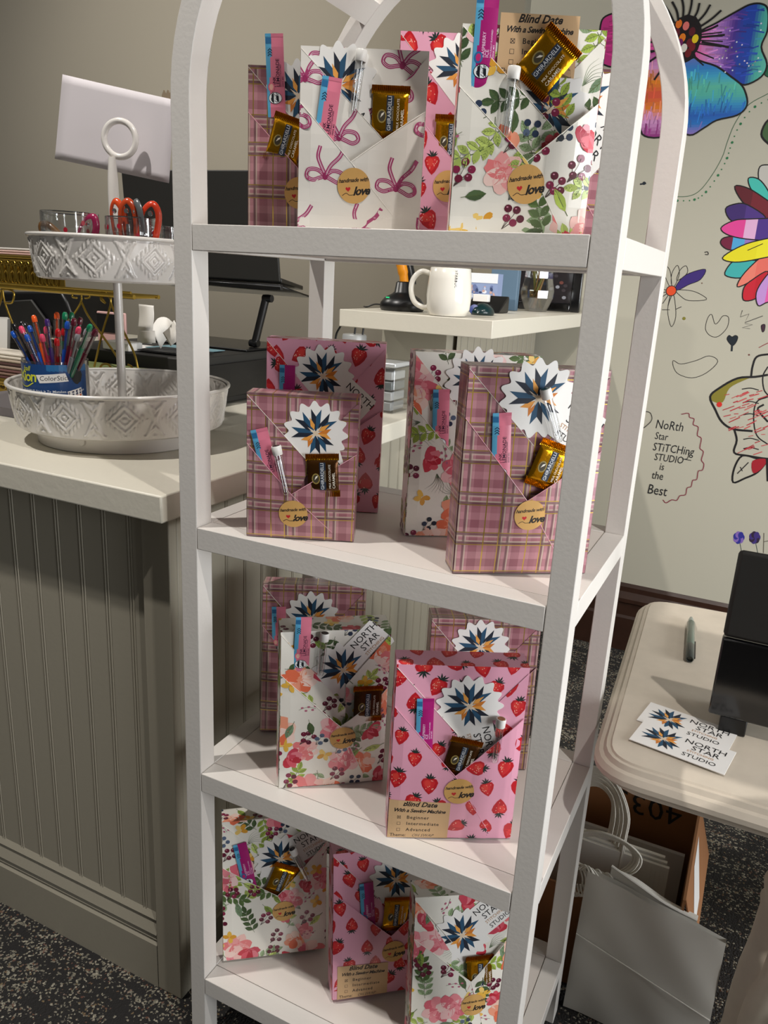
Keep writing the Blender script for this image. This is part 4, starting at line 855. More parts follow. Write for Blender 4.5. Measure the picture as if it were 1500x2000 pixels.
for dx, dy, ti, an, nm, c in ((-.012, -.012, -3, 0, 'leftmost orange snips standing in the middle glass jar', '#cf4718'), (.006, -.02, 3, 20, 'second orange snips from the left in the middle glass jar', '#b8411a'), (.02, -.006, 8, -20, 'grey handled snips among the orange ones in the middle glass jar', '#5b6062'), (.028, -.012, 14, 30, 'rightmost orange snips leaning in the middle glass jar', '#cc3a1c')):
    snips(jx+dx, jy+dy, jz, ti, an, nm, c, 'snips in the middle glass jar')
snips(J1[0]+.004, J1[1], jz-.012, 34, 10, 'dark pink snips lying in the left glass jar', '#8e1c48', 'snips in the left glass jar'); snips(J1[0]+.012, J1[1]+.004, jz-.012, -48, 0, 'brown snips lying low in the left glass jar', '#6d4a22', 'snips in the left glass jar')
# pen cup on the lower pan
PCX, PCY = inpan(112, 765, 0, .136, .15); PCZ = CT+LZb+.0025; pr_ = .058; ph = .128; LS = 1.06
cup = thing('pen_cup', 'clear round cup with a blue printed label full of coloured pens on the lower tray', 'pen cup', (PCX, PCY, PCZ))
b = MB(); b.lathe([(.0005, .002), (pr_-.003, .002), (pr_-.001, .006), (pr_, ph), (pr_+.0012, ph), (pr_+.0005, .004), (pr_-.002, 0), (.0005, 0)], 48); b.build('clear_body', PLASTIC, cup)
b = MB(); f = lambda x, y, l: ((pr_+.0018+l)*math.sin(x*LS/pr_+.45), -(pr_+.0018+l)*math.cos(x*LS/pr_+.45), y*LS+.036); L_ = []
hw = pr_*1.35
for i in range(24):
    x0, x1 = -hw+2*hw*i/24, -hw+2*hw*(i+1)/24; b.poly([f(x0, .004, 0), f(x1, .004, 0), f(x1, .082, 0), f(x0, .082, 0)], '#1b4379')
    if i > 12: b.poly([f(x0, .072, .0001), f(x1, .070, .0001), f(x1, .082, .0001), f(x0, .082, .0001)], '#2a6aa0')
put(L_, text('FriXion', .026, .1, .018, 'CENTER', .85), '#d8dc3a', -.045, .052); put(L_, text('ball', .012, .3, .01), '#d8dc3a', -.040, .070)
put(L_, stroke([(-.055, .046), (-.035, .042), (-.018, .05)], .0018, 5), '#d8dc3a')
put(L_, [[(-.012, .064), (.036, .068), (.041, .054), (-.006, .050)]], '#ece9e4'); put(L_, text('ColorSticks', .0115, .1, .0), '#15161c', -.006, .0545, 1, .04); put(L_, text('ERASABLE! Stick It To Mistakes.', .0062, .1, .008), '#e8ecf0', -.045, .034)
put(L_, [[(.038, .036), (.064, .042), (.066, .022), (.041, .016)]], '#ece9e4'); put(L_, [[(.0395, .0345), (.0625, .040), (.063, .032), (.040, .0265)]], '#16204a'); put(L_, [[(.0402, .0255), (.0632, .031), (.064, .023), (.042, .018)]], '#d0602a'); put(L_, text('Writes Smooth', .0048, 0, .008), '#ffffff', .041, .0295, 1, .23); put(L_, text('Erases Clean', .0050, 0, .008), '#ffffff', .0425, .0205, 1, .23)
put(L_, [blob(.056, .062, .010, .014, .2, random.Random(2), 14, .18)], '#17181a')
print2d(b, L_, f, .0003); b.build('printed_label', PRINT, cup, smooth=0)
PENS = [('black', '#101012', [(27, 635, 0), (42, 631, 1), (49, 633, 2)]), ('orange', '#e2571c', [(66, 619, 1), (111, 613, 2)]), ('purple', '#3a1f66', [(92, 626, 1)]), ('green', '#127a52', [(127, 613, 1), (140, 613, 2), (176, 637, 0)]),
        ('blue', '#1650b0', [(25, 650, 0), (52, 656, 0), (58, 639, 1), (132, 631, 1)]), ('maroon', '#561024', [(145, 625, 1), (157, 623, 2), (187, 646, 1)]), ('pink', '#e0486a', [(41, 640, 0), (82, 656, 0), (90, 641, 1), (154, 642, 0)]), ('red', '#b8161c', [(113, 646, 0), (125, 644, 1), (111, 664, 0)]), ('grey', '#8d8f92', [(152, 655, 0), (170, 645, 1)])]
ORD = {1: ['only'], 2: ['left', 'right'], 3: ['left', 'middle', 'right'], 4: ['leftmost', 'second from left', 'third from left', 'rightmost']}
BAR = {c: mat('barrel_'+n_, c, .2, coat=.6) for n_, c, _ in PENS}
for cn, cc, L_ in PENS:
    for k, (x, y, dpt) in enumerate(sorted(L_)):
        top = at_y(x, y, PCY-.035+dpt*.035); base = Vector((PCX, PCY, PCZ+.004)); dxy = Vector((top.x-PCX, top.y-PCY)); bs = Vector((PCX-dxy.x*.15, PCY-dxy.y*.15-.0, PCZ+.006)); ax = (top-bs).normalized(); L__ = .144; bs = top-ax*min(L__, (top-bs).length)
        nm = f"{ORD[len(L_)][k]} {cn} topped pen" if len(L_) > 1 else f"only {cn} topped pen"
        t = thing('gel_pen', nm+' in the blue labelled pen cup', 'pen', bs, group='coloured pens in the blue labelled cup'); t.rotation_euler = ax.to_track_quat('Z', 'X').to_euler(); hl = (top-bs).length
        b = MB(); b.tube([(0, 0, 0), (0, 0, .012), (0, 0, hl-.05)], [.001, .0042, .0046], 10); b.build('barrel', BAR[cc], t)
        b = MB(); b.tube([(0, 0, hl-.05), (0, 0, hl-.008)], [.0047, .0043], 10); b.build('clear_sleeve', PLASTIC, t); b = MB(); b.tube([(0, 0, hl-.05), (0, 0, hl-.008)], [.0022, .0022], 8); b.build('refill', BAR[cc], t)
        b = MB(); b.lathe([(.0048, hl-.010), (.0052, hl-.006), (.0048, hl), (.003, hl+.003), (.0001, hl+.0035)], 12, cap=True); b.build('top_button', BAR[cc], t)
        b = MB(); b.box(-.0012, .0012, -.0068, -.0052, hl-.05, hl-.012); b.build('clip', PLASTIC, t)
        if (cn == 'red' and k == 0) or (cn == 'grey' and k == 0):
            b = MB(); b.box(-.0045, .0045, -.0052, -.0046, hl-.055, hl-.03, '#e8e6e2')
            for q in range(9): b.box(-.0035, .0035, -.00535, -.0052, hl-.053+q*.0024, hl-.053+q*.0024+(.0012 if q % 2 else .0007), '#15151a')
            b.build('barcode_label', PRINTM, t, smooth=0)
# ---------------------------------------------------------------- gold wire stand behind the trays
GY = .53
gst = thing('gold_wire_stand', 'gold metal two tier stand with filigree band and scrolled wire legs behind the white trays', 'stand')
xl, zt_, zb_ = -1.32, at_y(0, 500, GY).z, at_y(0, 560, GY).z; xr = at_y(262, 570, GY).x
def filigree(z0, z1, x0, x1, y, name):
    b = MB()
    for z, r in ((z1, .0045), (z1-.007, .0025), (z0, .0045), (z0+.007, .0025)): b.tube([(x0, y, z), (x1, y, z)], r, 8)
    x = x0+.012; H = z1-z0
    while x < x1-.012:
        for s_ in (-1, 1): b.tube(smooth_path([(x, y, z0+.008), (x+s_*.010, y, z0+H*.3), (x+s_*.009, y, z0+H*.62), (x, y, z1-.012)], 3), .0016, 5); b.tube(smooth_path([(x+s_*.004, y-.001, z0+H*.25), (x+s_*.006, y-.001, z0+H*.45), (x, y-.001, z0+H*.55)], 3), .0014, 5)
        b.tube([(x+.012*math.cos(a*PI/4), y, z1-.015+.006*math.sin(a*PI/4)) for a in range(8)], .0014, 5, closed=True); x += .024
    b.box(x0, x1, y+.004, y+.006, z0+.004, z1-.004); o = b.build(name, GOLD, gst, smooth=50)
    return o
filigree(zb_, zt_, xl, at_y(88, 535, GY).x+.06, GY, 'filigree_band')
b = MB(); b.tube([(xl, GY, zb_), (xr, GY, zb_)], .0055, 8); b.tube([(xl, GY, zb_+.009), (xr-.01, GY, zb_+.009)], .003, 8); b.tube([(xr-.01, GY, zb_), (xr-.01, GY+.082, zb_)], .005, 8); b.tube([(xl, GY+.082, zb_), (xr, GY+.082, zb_)], .005, 8); b.box(xl, xr-.01, GY, GY+.082, zb_-.002, zb_+.002); b.build('upper_shelf', GOLD, gst)
z2 = CT+.012; xr2 = at_y(30, 770, GY).x+.02
filigree(z2+.02, at_y(10, 742, GY).z, xl, xr2, GY-.02, 'filigree_band')
def gw(P, r=.0026): return [at_y(x, y, GY) for x, y in P]
for P in ([(-10, 580), (4, 566), (26, 570), (24, 590), (12, 592)], [(5, 566), (10, 592), (28, 640), (60, 720)], [(4, 566), (0, 592), (-20, 640)], [(159, 572), (158, 590), (145, 612), (125, 640), (108, 700)], [(159, 590), (172, 616), (196, 650), (224, 690), (232, 705)], [(141, 573), (142, 580), (150, 582)], [(174, 573), (174, 581), (166, 582)],
          [(204, 590), (195, 574), (205, 570), (214, 580), (216, 592), (212, 610), (200, 650), (184, 716)], [(206, 592), (198, 586), (197, 578)], [(222, 570), (217, 580), (217, 592), (224, 610), (238, 640), (262, 690), (270, 722)], [(194, 722), (200, 712), (212, 712), (218, 722)], [(250, 712), (257, 716), (259, 724)]):
    b = MB(); b.tube(smooth_path(gw(P), 5), .0026, 8); b.build('scroll_wire', GOLD, gst)
b = MB()
b.tube([(xl, GY+.075, zb_), (xl, GY+.075, CT+.004)], .004, 8); b.build('support_rod', GOLD, gst); b = MB()
b.tube([at_y(270, 722, GY), (at_y(270, 722, GY).x, GY, CT+.004)], .003, 8); b.build('support_rod', GOLD, gst)
b = MB(); b.box(xl, at_y(270, 722, GY).x, GY-.01, GY+.075, CT+.002, CT+.012); b.build('lower_shelf', GOLD, gst, bevel=.002)
# folded fabric on the stand
def folded(label, x0, x1, y0, y1, z0, z1, cols, seed):
    t = thing('fabric_stack', label, 'fabric', (0, 0, 0)); rnd = random.Random(seed); n = len(cols)
    for k, c in enumerate(cols):
        za, zb = z0+(z1-z0)*k/n, z0+(z1-z0)*(k+1)/n; b = MB(); dx = rnd.uniform(-.006, .006); P = []
        b.tube([(x0, y0+.006, (za+zb)/2), (x1+dx, y0+.006, (za+zb)/2)], (zb-za)*.48, 10, c); b.box(x0, x1+dx, y0+.006, y1, za+.0005, zb-.0005, c); b.build('fabric_fold', PRINTM, t)
    return t
folded('pale pink folded fabric on the top of the gold stand', xl, at_y(52, 490, GY).x+.06, GY+.008, GY+.078, zt_+.004, at_y(0, 485, GY).z+.003, ['#c9a59c', '#d5b4aa', '#cfcac2'], 1)
folded('stack of folded maroon and cream fabric on the lower gold shelf', xl, at_y(52, 710, GY).x, GY+.004, GY+.075, CT+.016, at_y(20, 690, GY).z, ['#6a4440', '#7a5a50', '#5e3c3a', '#846a5c', '#6d4a46', '#9a8676', '#4e3430', '#b5a592', '#d8cfc0', '#e0d8ca'], 2)
folded('low stack of green and white fabric at the right of the gold stand', at_y(60, 715, GY).x+.03, at_y(262, 720, GY).x-.01, GY+.008, GY+.078, CT+.016, at_y(150, 712, GY).z, ['#b7b3a0', '#5d6b34', '#c9c4b4', '#6e7a40', '#4e5230', '#a8a490', '#77804c'], 3)
b = MB(); c0 = at_z(0, 868, CT)
b.prism([(-.95, .30, CT+.001), (at_z(38, 842, CT).x-.06, .30, CT+.001), (at_z(38, 842, CT).x-.09, .5, CT+.001), (-.95, .5, CT+.001)], (0, 0, .02), '#6f6a6c')
for k in range(6): b.mesh([(q[0], q[1], CT+.0215+.0002*k) for q in xf([(0, 0), (.02, .012), (.05, 0), (.02, -.012)], at_z(38, 842, CT).x-.10-.03*(k % 3), .33+.02*k, .9, k*1.3)], [(0, 1, 2, 3)], ['#6f7f3a', '#8a9a50', '#55652e'][k % 3])
tag(b.build('folded_fabric', PRINTM, smooth=0), 'dark fabric with green leaves lying flat on the counter at the far left', 'fabric')
# ---------------------------------------------------------------- things on the counter behind
XD = -.503
t = thing('cash_drawer', 'large black cash drawer on the counter under the laptop stand', 'cash drawer', (0, 0, 0)); dz = 1.196
b = MB(); b.box(-.97, XD, .625, 1.22, CT+.004, dz); b.build('drawer_body', BLACKM, t, bevel=.004)
b = MB(); b.box(XD+.001, XD+.006, .635, 1.205, CT+.02, dz-.02); b.build('drawer_front', BLACK, t, bevel=.002)
t = thing('laptop_stand', 'black folding laptop stand on the cash drawer', 'laptop stand'); LY = .95
hin = at_y(548, 553, LY); hl_ = Vector((at_y(250, 545, LY).x, LY, at_y(250, 540, LY).z)); ft = at_y(497, 665, LY+.02)
b = MB(); b.box(hl_.x, hin.x, LY+.0, LY+.012, hin.z-.018, hin.z-.004); b.mesh([(hl_.x, LY, hin.z-.006), (hin.x, LY, hin.z-.006), (at_y(580, 577, LY+.14).x, LY+.22, at_y(585, 577, LY+.22).z), (hl_.x+.05, LY+.22, at_y(585, 577, LY+.22).z)], [(0, 1, 2, 3)]); b.build('platform', BLACK, t, bevel=.001).modifiers.new('thickness', 'SOLIDIFY').thickness = .005
for xo in (0, -.27):
    b = MB(); b.tube([(ft.x+xo, ft.y, dz+.012), (at_y(520, 585, LY+.03).x+xo, LY+.03, at_y(520, 580, LY+.03).z)], .011, 10); b.build('leg_arm', BLACK, t)
    for p in ((ft.x+xo, ft.y, dz+.018), (at_y(523, 580, LY+.03).x+xo, LY+.03, at_y(523, 583, LY+.03).z)): b = MB(); b.lathe([(.0001, -.014), (.010, -.014), (.011, 0), (.010, .014), (.0001, .014)], 16); b.build('joint_knob', BLACK, t, M=Matrix.Translation(p)@Matrix.Rotation(PI/2, 4, 'Y'))
b = MB(); b.box(ft.x-.36, ft.x+.03, LY-.06, LY+.2, dz+.001, dz+.007); b.build('stand_foot', BLACK, t, bevel=.002)
t = thing('laptop', 'large open black laptop on the raised stand with its back towards the room', 'laptop')
TL = at_y(246, 333, LY); BRr = at_y(546, 552, LY); b = MB(); q = BRr+Vector((0, 0, .002))
b.prism([(TL.x, LY, q.z), (q.x, LY, q.z), (at_y(538, 400, LY).x, LY-.02, TL.z-.005), (TL.x, LY-.02, TL.z)], (0, .009, 0)); b.build('screen_lid', BLACKM, t, bevel=.003)
e1, e2 = at_y(592, 567, LY+.24), at_y(250, 560, LY+.24); b = MB(); b.prism([(hl_.x, LY+.01, q.z-.003), (q.x, LY+.01, q.z-.003), (e1.x, LY+.24, e1.z), (hl_.x+.02, LY+.24, e1.z)], (0, 0, .013)); b.build('keyboard_deck', BLACK, t, bevel=.003)
# receipts on the drawer
def ribbon(P, wv, name, label, col='#dcd8d0'):
    b = MB(); P = smooth_path(P, 5); wv = Vector(wv)
    vs = [p for p in P]+[p+wv for p in P]; n = len(P); b.mesh(vs, [(i, i+1, n+i+1, n+i) for i in range(n-1)]); o = b.build(name, mat('receipt_paper', col, .7)); s_ = o.modifiers.new('thickness', 'SOLIDIFY'); s_.thickness = .0003; return tag(o, label, 'paper', 'loose paper on the cash drawer')
RY = .66
def rp(x, y, Y=RY): return at_y(x, y, Y)
ribbon([rp(268, 668), rp(270, 640), rp(272, 615), rp(271, 594)], rp(297, 600)-rp(268, 597), 'receipt', 'tall curled white receipt standing on the cash drawer')
ribbon([rp(273, 646, .645), rp(274, 660, .64), rp(275, 670, .645)], rp(302, 645)-rp(273, 645), 'receipt', 'short receipt curl in front of the tall receipt')
ribbon([rp(296, 640, .7), rp(308, 622, .72), rp(325, 620, .74), rp(340, 632, .74)], Vector((.01, .02, -.055)), 'receipt', 'greyish arched receipt behind the standing receipt', '#c4beb6')
ribbon([rp(318, 650, .645), rp(330, 640, .645), rp(340, 625, .65)], rp(333, 676)-rp(318, 650), 'receipt', 'white folded receipt at the right of the standing receipt')
for k, (x0, x1, y0, c, nm) in enumerate(((-.80, -.58, .68, '#dcdad6', 'flat white sheet on the cash drawer'), (-.74, -.56, .74, '#6d8f98', 'blue grey leaflet on the cash drawer'), (-.70, -.535, .66, '#1d1f22', 'black leaflet on the cash drawer'))):
    b = MB(); b.box(x0, x1, y0, y0+.11, dz+.0006+.0022*k, dz+.0022+.0022*k, c, M=Matrix.Rotation(.06*k, 4, 'Z') if k == 9 else None); tag(b.build('leaflet', PRINTM, smooth=0), nm, 'leaflet', 'loose paper on the cash drawer')
b = MB(); b.box(-.09, .0, -.02, .03, 0, .022); o = b.build('tape_box', WHITE, bevel=.003); o.location = (rp(268, 676).x, .65, dz+.001); tag(o, 'small white box beneath the standing receipt on the cash drawer', 'box')
# picture card, printer, white tub at far left
p0, p1 = at_y(188, 607, .9), at_y(236, 665, .9); t = thing('phone_case', 'pink edged dark smartphone like frame leaning behind the gold stand', 'frame')
b = MB(); b.box(p0.x, p1.x+.02, .9, .908, p1.z-.01, p0.z); b.build('pink_edge', mat('pink_plastic', '#c9a09a', .5), t, bevel=.003); b = MB(); b.box(p0.x+.004, p1.x+.006, .897, .8995, p1.z+.02, p0.z-.006); b.build('dark_screen', BLACK, t); b = MB(); b.box(p0.x+.01, p1.x, .9, 1.0, CT+.001, p1.z-.01); b.build('holder', mat('grey_card', '#77716c', .6), t)
t = thing('label_printer', 'black sloped desktop printer behind the gold stand', 'printer'); Y = .98; P = [at_y(x, y, Y) for x, y in ((-60, 572), (118, 568), (130, 590), (148, 640), (150, 660), (-60, 660))]; b = MB(); b.prism(P, (0, .22, 0)); b.build('housing', BLACK, t, bevel=.008)
b = MB(); P = [at_y(x, y, Y-.012) for x, y in ((-20, 590), (60, 585), (100, 640), (90, 670), (-20, 670))]; b.prism(P, (0, .01, 0)); b.build('front_panel', BLACKM, t, bevel=.004); b = MB(); P = [at_y(x, y, Y) for x, y in ((-50, 660), (145, 660))]; b.box(P[0].x, P[1].x, Y+.01, Y+.2, CT+.001, min(P[0].z, P[1].z)-.001); b.build('pedestal', BLACKM, t)
t = thing('white_tub', 'open white carton at the far left behind the pens', 'carton'); P = [at_y(x, y, .93) for x, y in ((-40, 615), (14, 617), (2, 665), (-40, 672))]
a0 = at_y(-30, 620, .9); a1 = at_y(12, 620, .9); b = MB(); b.lathe([(.055, 0), (.075, a0.z-CT)], 4, (0, 0, 0)); o = b.build('tub_wall', WHITE, t, smooth=0); o.location = (a1.x-.07, .90, CT+.001); o.modifiers.new('thickness', 'SOLIDIFY').thickness = .002
# clear box with silver lid on the counter
x0, y0 = -.20, .96; h_ = at_y(770, 720, y0).z-CT; t = thing('clear_box', 'clear plastic box with silver grey contents on the counter between the gifts', 'box', (x0, y0, CT+.001))
b = MB(); b.box(0, .10, 0, .10, 0, h_); b.build('clear_case', PLASTIC, t, bevel=.003); b = MB()
for k in range(4): b.box(.008, .090, .008, .09, .004+k*h_/4.4, .004+(k+.85)*h_/4.4, ['#8f9496', '#b9bdbe', '#7d8486', '#c9cccc'][k])
b.build('grey_contents', PRINT, t, bevel=.003); b = MB(); b.box(-.002, .102, -.002, .102, h_, h_+.012); b.build('box_lid', mat('silver_lid', '#c8cbcc', .3, .4), t, bevel=.003)
# router under the ledge
t = thing('wifi_router', 'silver rounded router with black cords under the raised ledge', 'router'); q = at_y(692, 668, 1.12); b = MB(); b.lathe([(.0001, -.05), (.033, -.05), (.035, -.045), (.035, .018), (.033, .022), (.0001, .0225)], 32); o = b.build('router_body', mat('silver_plastic', '#bfc1c2', .3, .3), t); o.location = (q.x, 1.12, q.z)
b = MB(); b.box(q.x-.03, q.x+.03, 1.1, 1.16, CT+.001, q.z-.0505); b.build('router_base', WHITE, t)
for dx in (.0, .026): b = MB(); b.tube([(q.x+dx, 1.12, q.z+.022), (q.x+dx, 1.125, LZ-.047)], .0028, 6); b.build('cord', BLACK, t)
b = MB(); b.tube(smooth_path([at_y(655, 664, 1.1), at_y(658, 650, 1.1), at_y(666, 636, 1.1)], 4), .003, 6); b.build('cord', BLACK, t)
# ---------------------------------------------------------------- things on the raised ledge
mg = thing('coffee_mug', 'white glazed mug with handle and small black lettering on the raised ledge', 'mug', (at_z(861, 618, LZ).x, at_z(861, 618, LZ).y+.045, LZ+.0006))
mh = .118; b = MB(); b.lathe([(.0005, .003), (.044, .003), (.052, .02), (.0545, .05), (.051, .09), (.048, mh-.002), (.0495, mh), (.0515, mh-.001), (.0545, .09), (.058, .05), (.0555, .018), (.047, .001), (.0005, 0)], 56); CER = mat('white_glaze', '#e9e5da', .12, coat=.6); b.build('mug_body', CER, mg, smooth=60)
b = MB(); P = smooth_path([(-.050, -.005, mh*.86), (-.075, -.012, mh*.90), (-.094, -.018, mh*.74), (-.098, -.02, mh*.5), (-.088, -.018, mh*.26), (-.066, -.01, mh*.15), (-.050, -.005, mh*.17)], 6); b.tube(P, .0068, 12); b.build('handle', CER, mg)
b = MB(); L_ = []; put(L_, text('STARBUCKS', .0085, 0, .01, 'LEFT', 1.2), '#17181a', 0, 0, 1, -PI/2); print2d(b, L_, lambda x, y, l: ((.0553+l)*math.sin(x/.055+.60), -(.0553+l)*math.cos(x/.055+.60), y+.112), .0008); b.build('lettering', PRINTM, mg, smooth=0)
sx, sy = at_z(762, 608, LZ).x, 1.14
t = thing('barcode_scanner', 'black and yellow handheld barcode scanner in its domed black cradle', 'scanner', (sx, sy, LZ+.0006)); b = MB(); b.lathe([(.0005, 0), (.058, 0), (.062, .006), (.061, .02), (.05, .034), (.03, .045), (.024, .05), (.020, .075), (.016, .078), (.0005, .078)], 40); o = b.build('cradle', BLACK, t, smooth=60)
b = MB(); b.tube(smooth_path([(.004, 0, .07), (-.004, .004, .10), (-.016, .008, .13), (-.03, .01, .16)], 5), [.012]*5+[.014]*5+[.017]*6, 14, flat=1.2); b.build('yellow_grip', mat('yellow_plastic', '#d98a12', .4), t); b = MB(); b.tube(smooth_path([(.02, .012, .07), (.012, .016, .10), (.0, .02, .13), (-.01, .02, .16)], 5), [.013]*16, 12); b.build('black_body', BLACK, t)
b = MB(); b.box(-.028, -.018, -.048, -.044, .033, .036); b.build('green_light', mat('green_led', '#2fd08a', .4, emit='#2a9a60'), t); b = MB(); b.tube(smooth_path([(-.058, 0, .012), (-.085, .0, .012), (-.11, .0, .0035), (-.13, .02, .003)], 5), .0022, 6); b.build('cord', BLACK, t)
t = thing('card_terminal', 'black card payment terminal with white slot beside the mug', 'card terminal', (at_z(975, 608, LZ).x, 1.42, LZ+.0006)); b = MB(); b.prism([(-.05, 0, 0), (-.05, .1, 0), (-.05, .1, .05), (-.05, .02, .012)], (.115, 0, 0)); b.build('terminal_body', BLACK, t, bevel=.004)
b = MB(); b.box(-.03, .02, .03, .05, .03, .052); b.build('paper_slot', WHITE, t, bevel=.002)
q = at_z(930, 616, LZ); t = thing('scanner_dock', 'small black and blue rounded device right of the mug', 'device', (q.x, 1.25, LZ+.0006)); b = MB(); b.lathe([(.0005, 0), (.03, 0), (.033, .006), (.028, .018), (.012, .03), (.0005, .032)], 28); b.build('device_shell', mat('teal_black_plastic', '#0f2a2c', .25), t, smooth=60, M=Matrix.Diagonal((1, 1.3, 1, 1)))
b = MB(); b.lathe([(.0005, 0), (.014, 0), (.013, .004), (.0005, .005)], 20); b.build('blue_pad', mat('blue_rubber', '#14307a', .4), t, M=Matrix.Translation((-.016, -.026, .014))@Matrix.Rotation(1.2, 4, 'X'))
q = at_y(940, 560, 1.62); b = MB(); b.box(-.055, .055, 0, .05, 0, .115, '#8f9fc4'); rnd = random.Random(5)
for k in range(60): x, z = rnd.uniform(-.05, .05), rnd.uniform(.008, .075); b.mesh([(x+p[0], -.0004-.00001*k, z+p[1]) for p in ell(0, 0, rnd.uniform(.003, .009), rnd.uniform(.003, .006), k, 8)], [tuple(range(8))], rnd.choice(['#3d4a6e', '#b4c0dc', '#6a78a4', '#c9a49a', '#e6e8f0']))
b.mesh([(-.055, -.0012, .085), (.055, -.0012, .085), (.055, -.0012, .115), (-.055, -.0012, .115)], [(0, 1, 2, 3)], '#e9edf2'); o = b.build('gift_card_box', PRINT, smooth=0); o.location = (q.x, 1.62, LZ+.0006); tag(o, 'blue flowered box with white top standing behind the mug', 'box')
q = at_y(985, 560, 1.75); b = MB(); b.box(-.05, .045, 0, .03, 0, .15); o = b.build('blue_box', mat('slate_blue_card', '#5c7488', .5), bevel=.002); o.location = (q.x, 1.75, LZ+.0006); tag(o, 'plain slate blue box behind the card terminal', 'box')
q = at_z(1050, 602, LZ); t = thing('glass_vase', 'clear glass vase of amber water and brown stems on the ledge', 'vase', (at_y(1050, 565, 1.86).x, 1.86, LZ+.0006)); b = MB(); vp = [(.0005, .003), (.036, .003), (.055, .045), (.057, .07), (.048, .11), (.046, .15)]; b.lathe(vp+[(.048, .15), (.050, .11), (.059, .07), (.057, .045), (.038, 0), (.0005, 0)], 10); b.build('vase_glass', GLASS, t, smooth=0)
b = MB(); b.lathe([(.0005, .005), (.034, .005), (.052, .045), (.053, .068), (.0005, .068)], 10); b.build('amber_water', clear('amber_water', '#c9b98a', .1), t)
for k in range(7): a = k*.9; b = MB(); b.tube([(.02*math.cos(a), .02*math.sin(a), .01), (.03*math.cos(a+2.4), .03*math.sin(a+2.4), .16)], .0022+.0016*(k % 3), 6); b.build('stem', mat('stem_brown' if k % 2 else 'stem_olive', '#8a6420' if k % 2 else '#6d6a20', .6), t)
t = thing('picture_frame', 'black glossy picture frame leaning at the right of the ledge', 'picture frame', (at_y(1068, 560, 2.0).x, 2.0, LZ+.0006)); b = MB(); fw_, fh = .125, .2
for x0_, x1_, z0_, z1_ in ((-fw_, -fw_+.025, 0, fh), (fw_-.035, fw_, 0, fh), (-fw_+.025, fw_-.035, 0, .03), (-fw_+.025, fw_-.035, fh-.03, fh)): b = MB(); b.box(x0_, x1_, 0, .022, z0_, z1_); b.build('frame_bar', mat('black_gloss', '#08080a', .12, coat=.6), t, bevel=.004)
b = MB(); b.box(-fw_+.025, fw_-.035, .008, .02, .03, fh-.03, '#231f22')
for k in range(30): b.mesh([(-.06+.13*random.Random(k).random()+p[0], .0075, .04+.12*random.Random(k+50).random()+p[1]) for p in ell(0, 0, .008, .006, 0, 7)], [tuple(range(7))], ['#6a3f38', '#2c3244', '#8a8c94', '#3a3438'][k % 4])
b.build('picture', PRINT, t, smooth=0)
# ---------------------------------------------------------------- things on the side table
def wp(p, Z): return at_z(p[0], p[1], Z)
def rect_card(label, quad, z, rot=0):
    b = MB(); Q = [wp(p, DZ) for p in quad]; o0 = Q[0]; ex = (Q[1]-Q[0]); ey = (Q[3]-Q[0]); wd, hd = ex.length, ey.length; ex.normalize(); ey = Vector((-ex.y, ex.x, 0))
    hd = .074; wd = .142
    f = lambda x, y, l: (o0.x+ex.x*x+ey.x*y, o0.y+ex.y*x+ey.y*y, z+l)
    b.prism([f(0, 0, 0), f(wd, 0, 0), f(wd, hd, 0), f(0, hd, 0)], (0, 0, .0012), '#eceae6'); o = []
    st = star_shapes(.033); o += [(xf(p, .042, .036, 1, .25), c, l) for p, c, l in st]
    for s_, x, y, z_, c in (('NORTH', .070, .050, .0178, '#16161a'), ('STAR', .084, .035, .0178, '#16161a'), ('STITCHING', .080, .026, .0078, '#b98a5c'), ('STUDIO', .076, .011, .0140, '#16161a')): put(o, text(s_, z_), c, x, y)
    print2d(b, o, f, .0014, 0); return tag(b.build('business_card', PRINTM, smooth=0), label, 'card', 'star logo business cards on the side table')
rect_card('back star logo card partly covered on the side table', [(1243, 1408), (1430, 1475), (1450, 1430), (1265, 1380)], DZ+.0008)
rect_card('front star logo card lying on top at the table corner', [(1228, 1448), (1408, 1516), (1437, 1469), (1260, 1403)], DZ+.0032)
p0, p1 = at_z(1350, 1206, DZ+.008), at_z(1347, 1288, DZ+.008); t = thing('seam_pen', 'green pen with clear tip lying alone on the side table', 'pen'); ax = (p1-p0); L_ = ax.length; PM_ = Matrix.Translation(p0)@ax.to_track_quat('Z', 'Y').to_matrix().to_4x4()
b = MB(); b.lathe([(.0052, .028), (.0078, .034), (.0082, L_*.68), (.0075, L_*.70)], 20, cap=True); b.build('green_barrel', mat('sage_plastic', '#56655a', .25, coat=.4), t, M=PM_)
b = MB(); b.lathe([(.0005, 0), (.003, .002), (.0055, .016), (.0058, .028)], 18); b.build('tip', mat('smoky_tip', '#8d948c', .2), t, M=PM_); b = MB(); b.lathe([(.0078, L_*.70), (.0084, L_*.72), (.0080, L_*.98), (.006, L_), (.004, L_*.97)], 20, cap=True); b.build('grey_cap', mat('gunmetal', '#4a4f4c', .25, .5), t, M=PM_)
b = MB(); b.box(.006, .010, -.002, .002, L_*.6, L_*.95); b.build('clip', BLACK, t, M=PM_)
MY = .345; zb = at_y(1381, 1392, MY).z; zm = at_y(1408, 1245, MY).z; zt_ = at_y(1442, 1076, MY).z; t = thing('display_monitor', 'black flat back of a screen standing on the side table at the right edge', 'monitor')
b = MB(); b.box(.781, 1.12, MY, MY+.02, zb, zm); b.build('lower_panel', mat('black_gloss', '#08080a', .12, coat=.6), t, bevel=.003); b = MB(); b.box(.781, 1.12, MY+.003, MY+.016, zm+.0005, zt_); b.build('upper_panel', BLACKM, t, bevel=.008)  # upper panel's dark grey paints in a reflection on the black slab
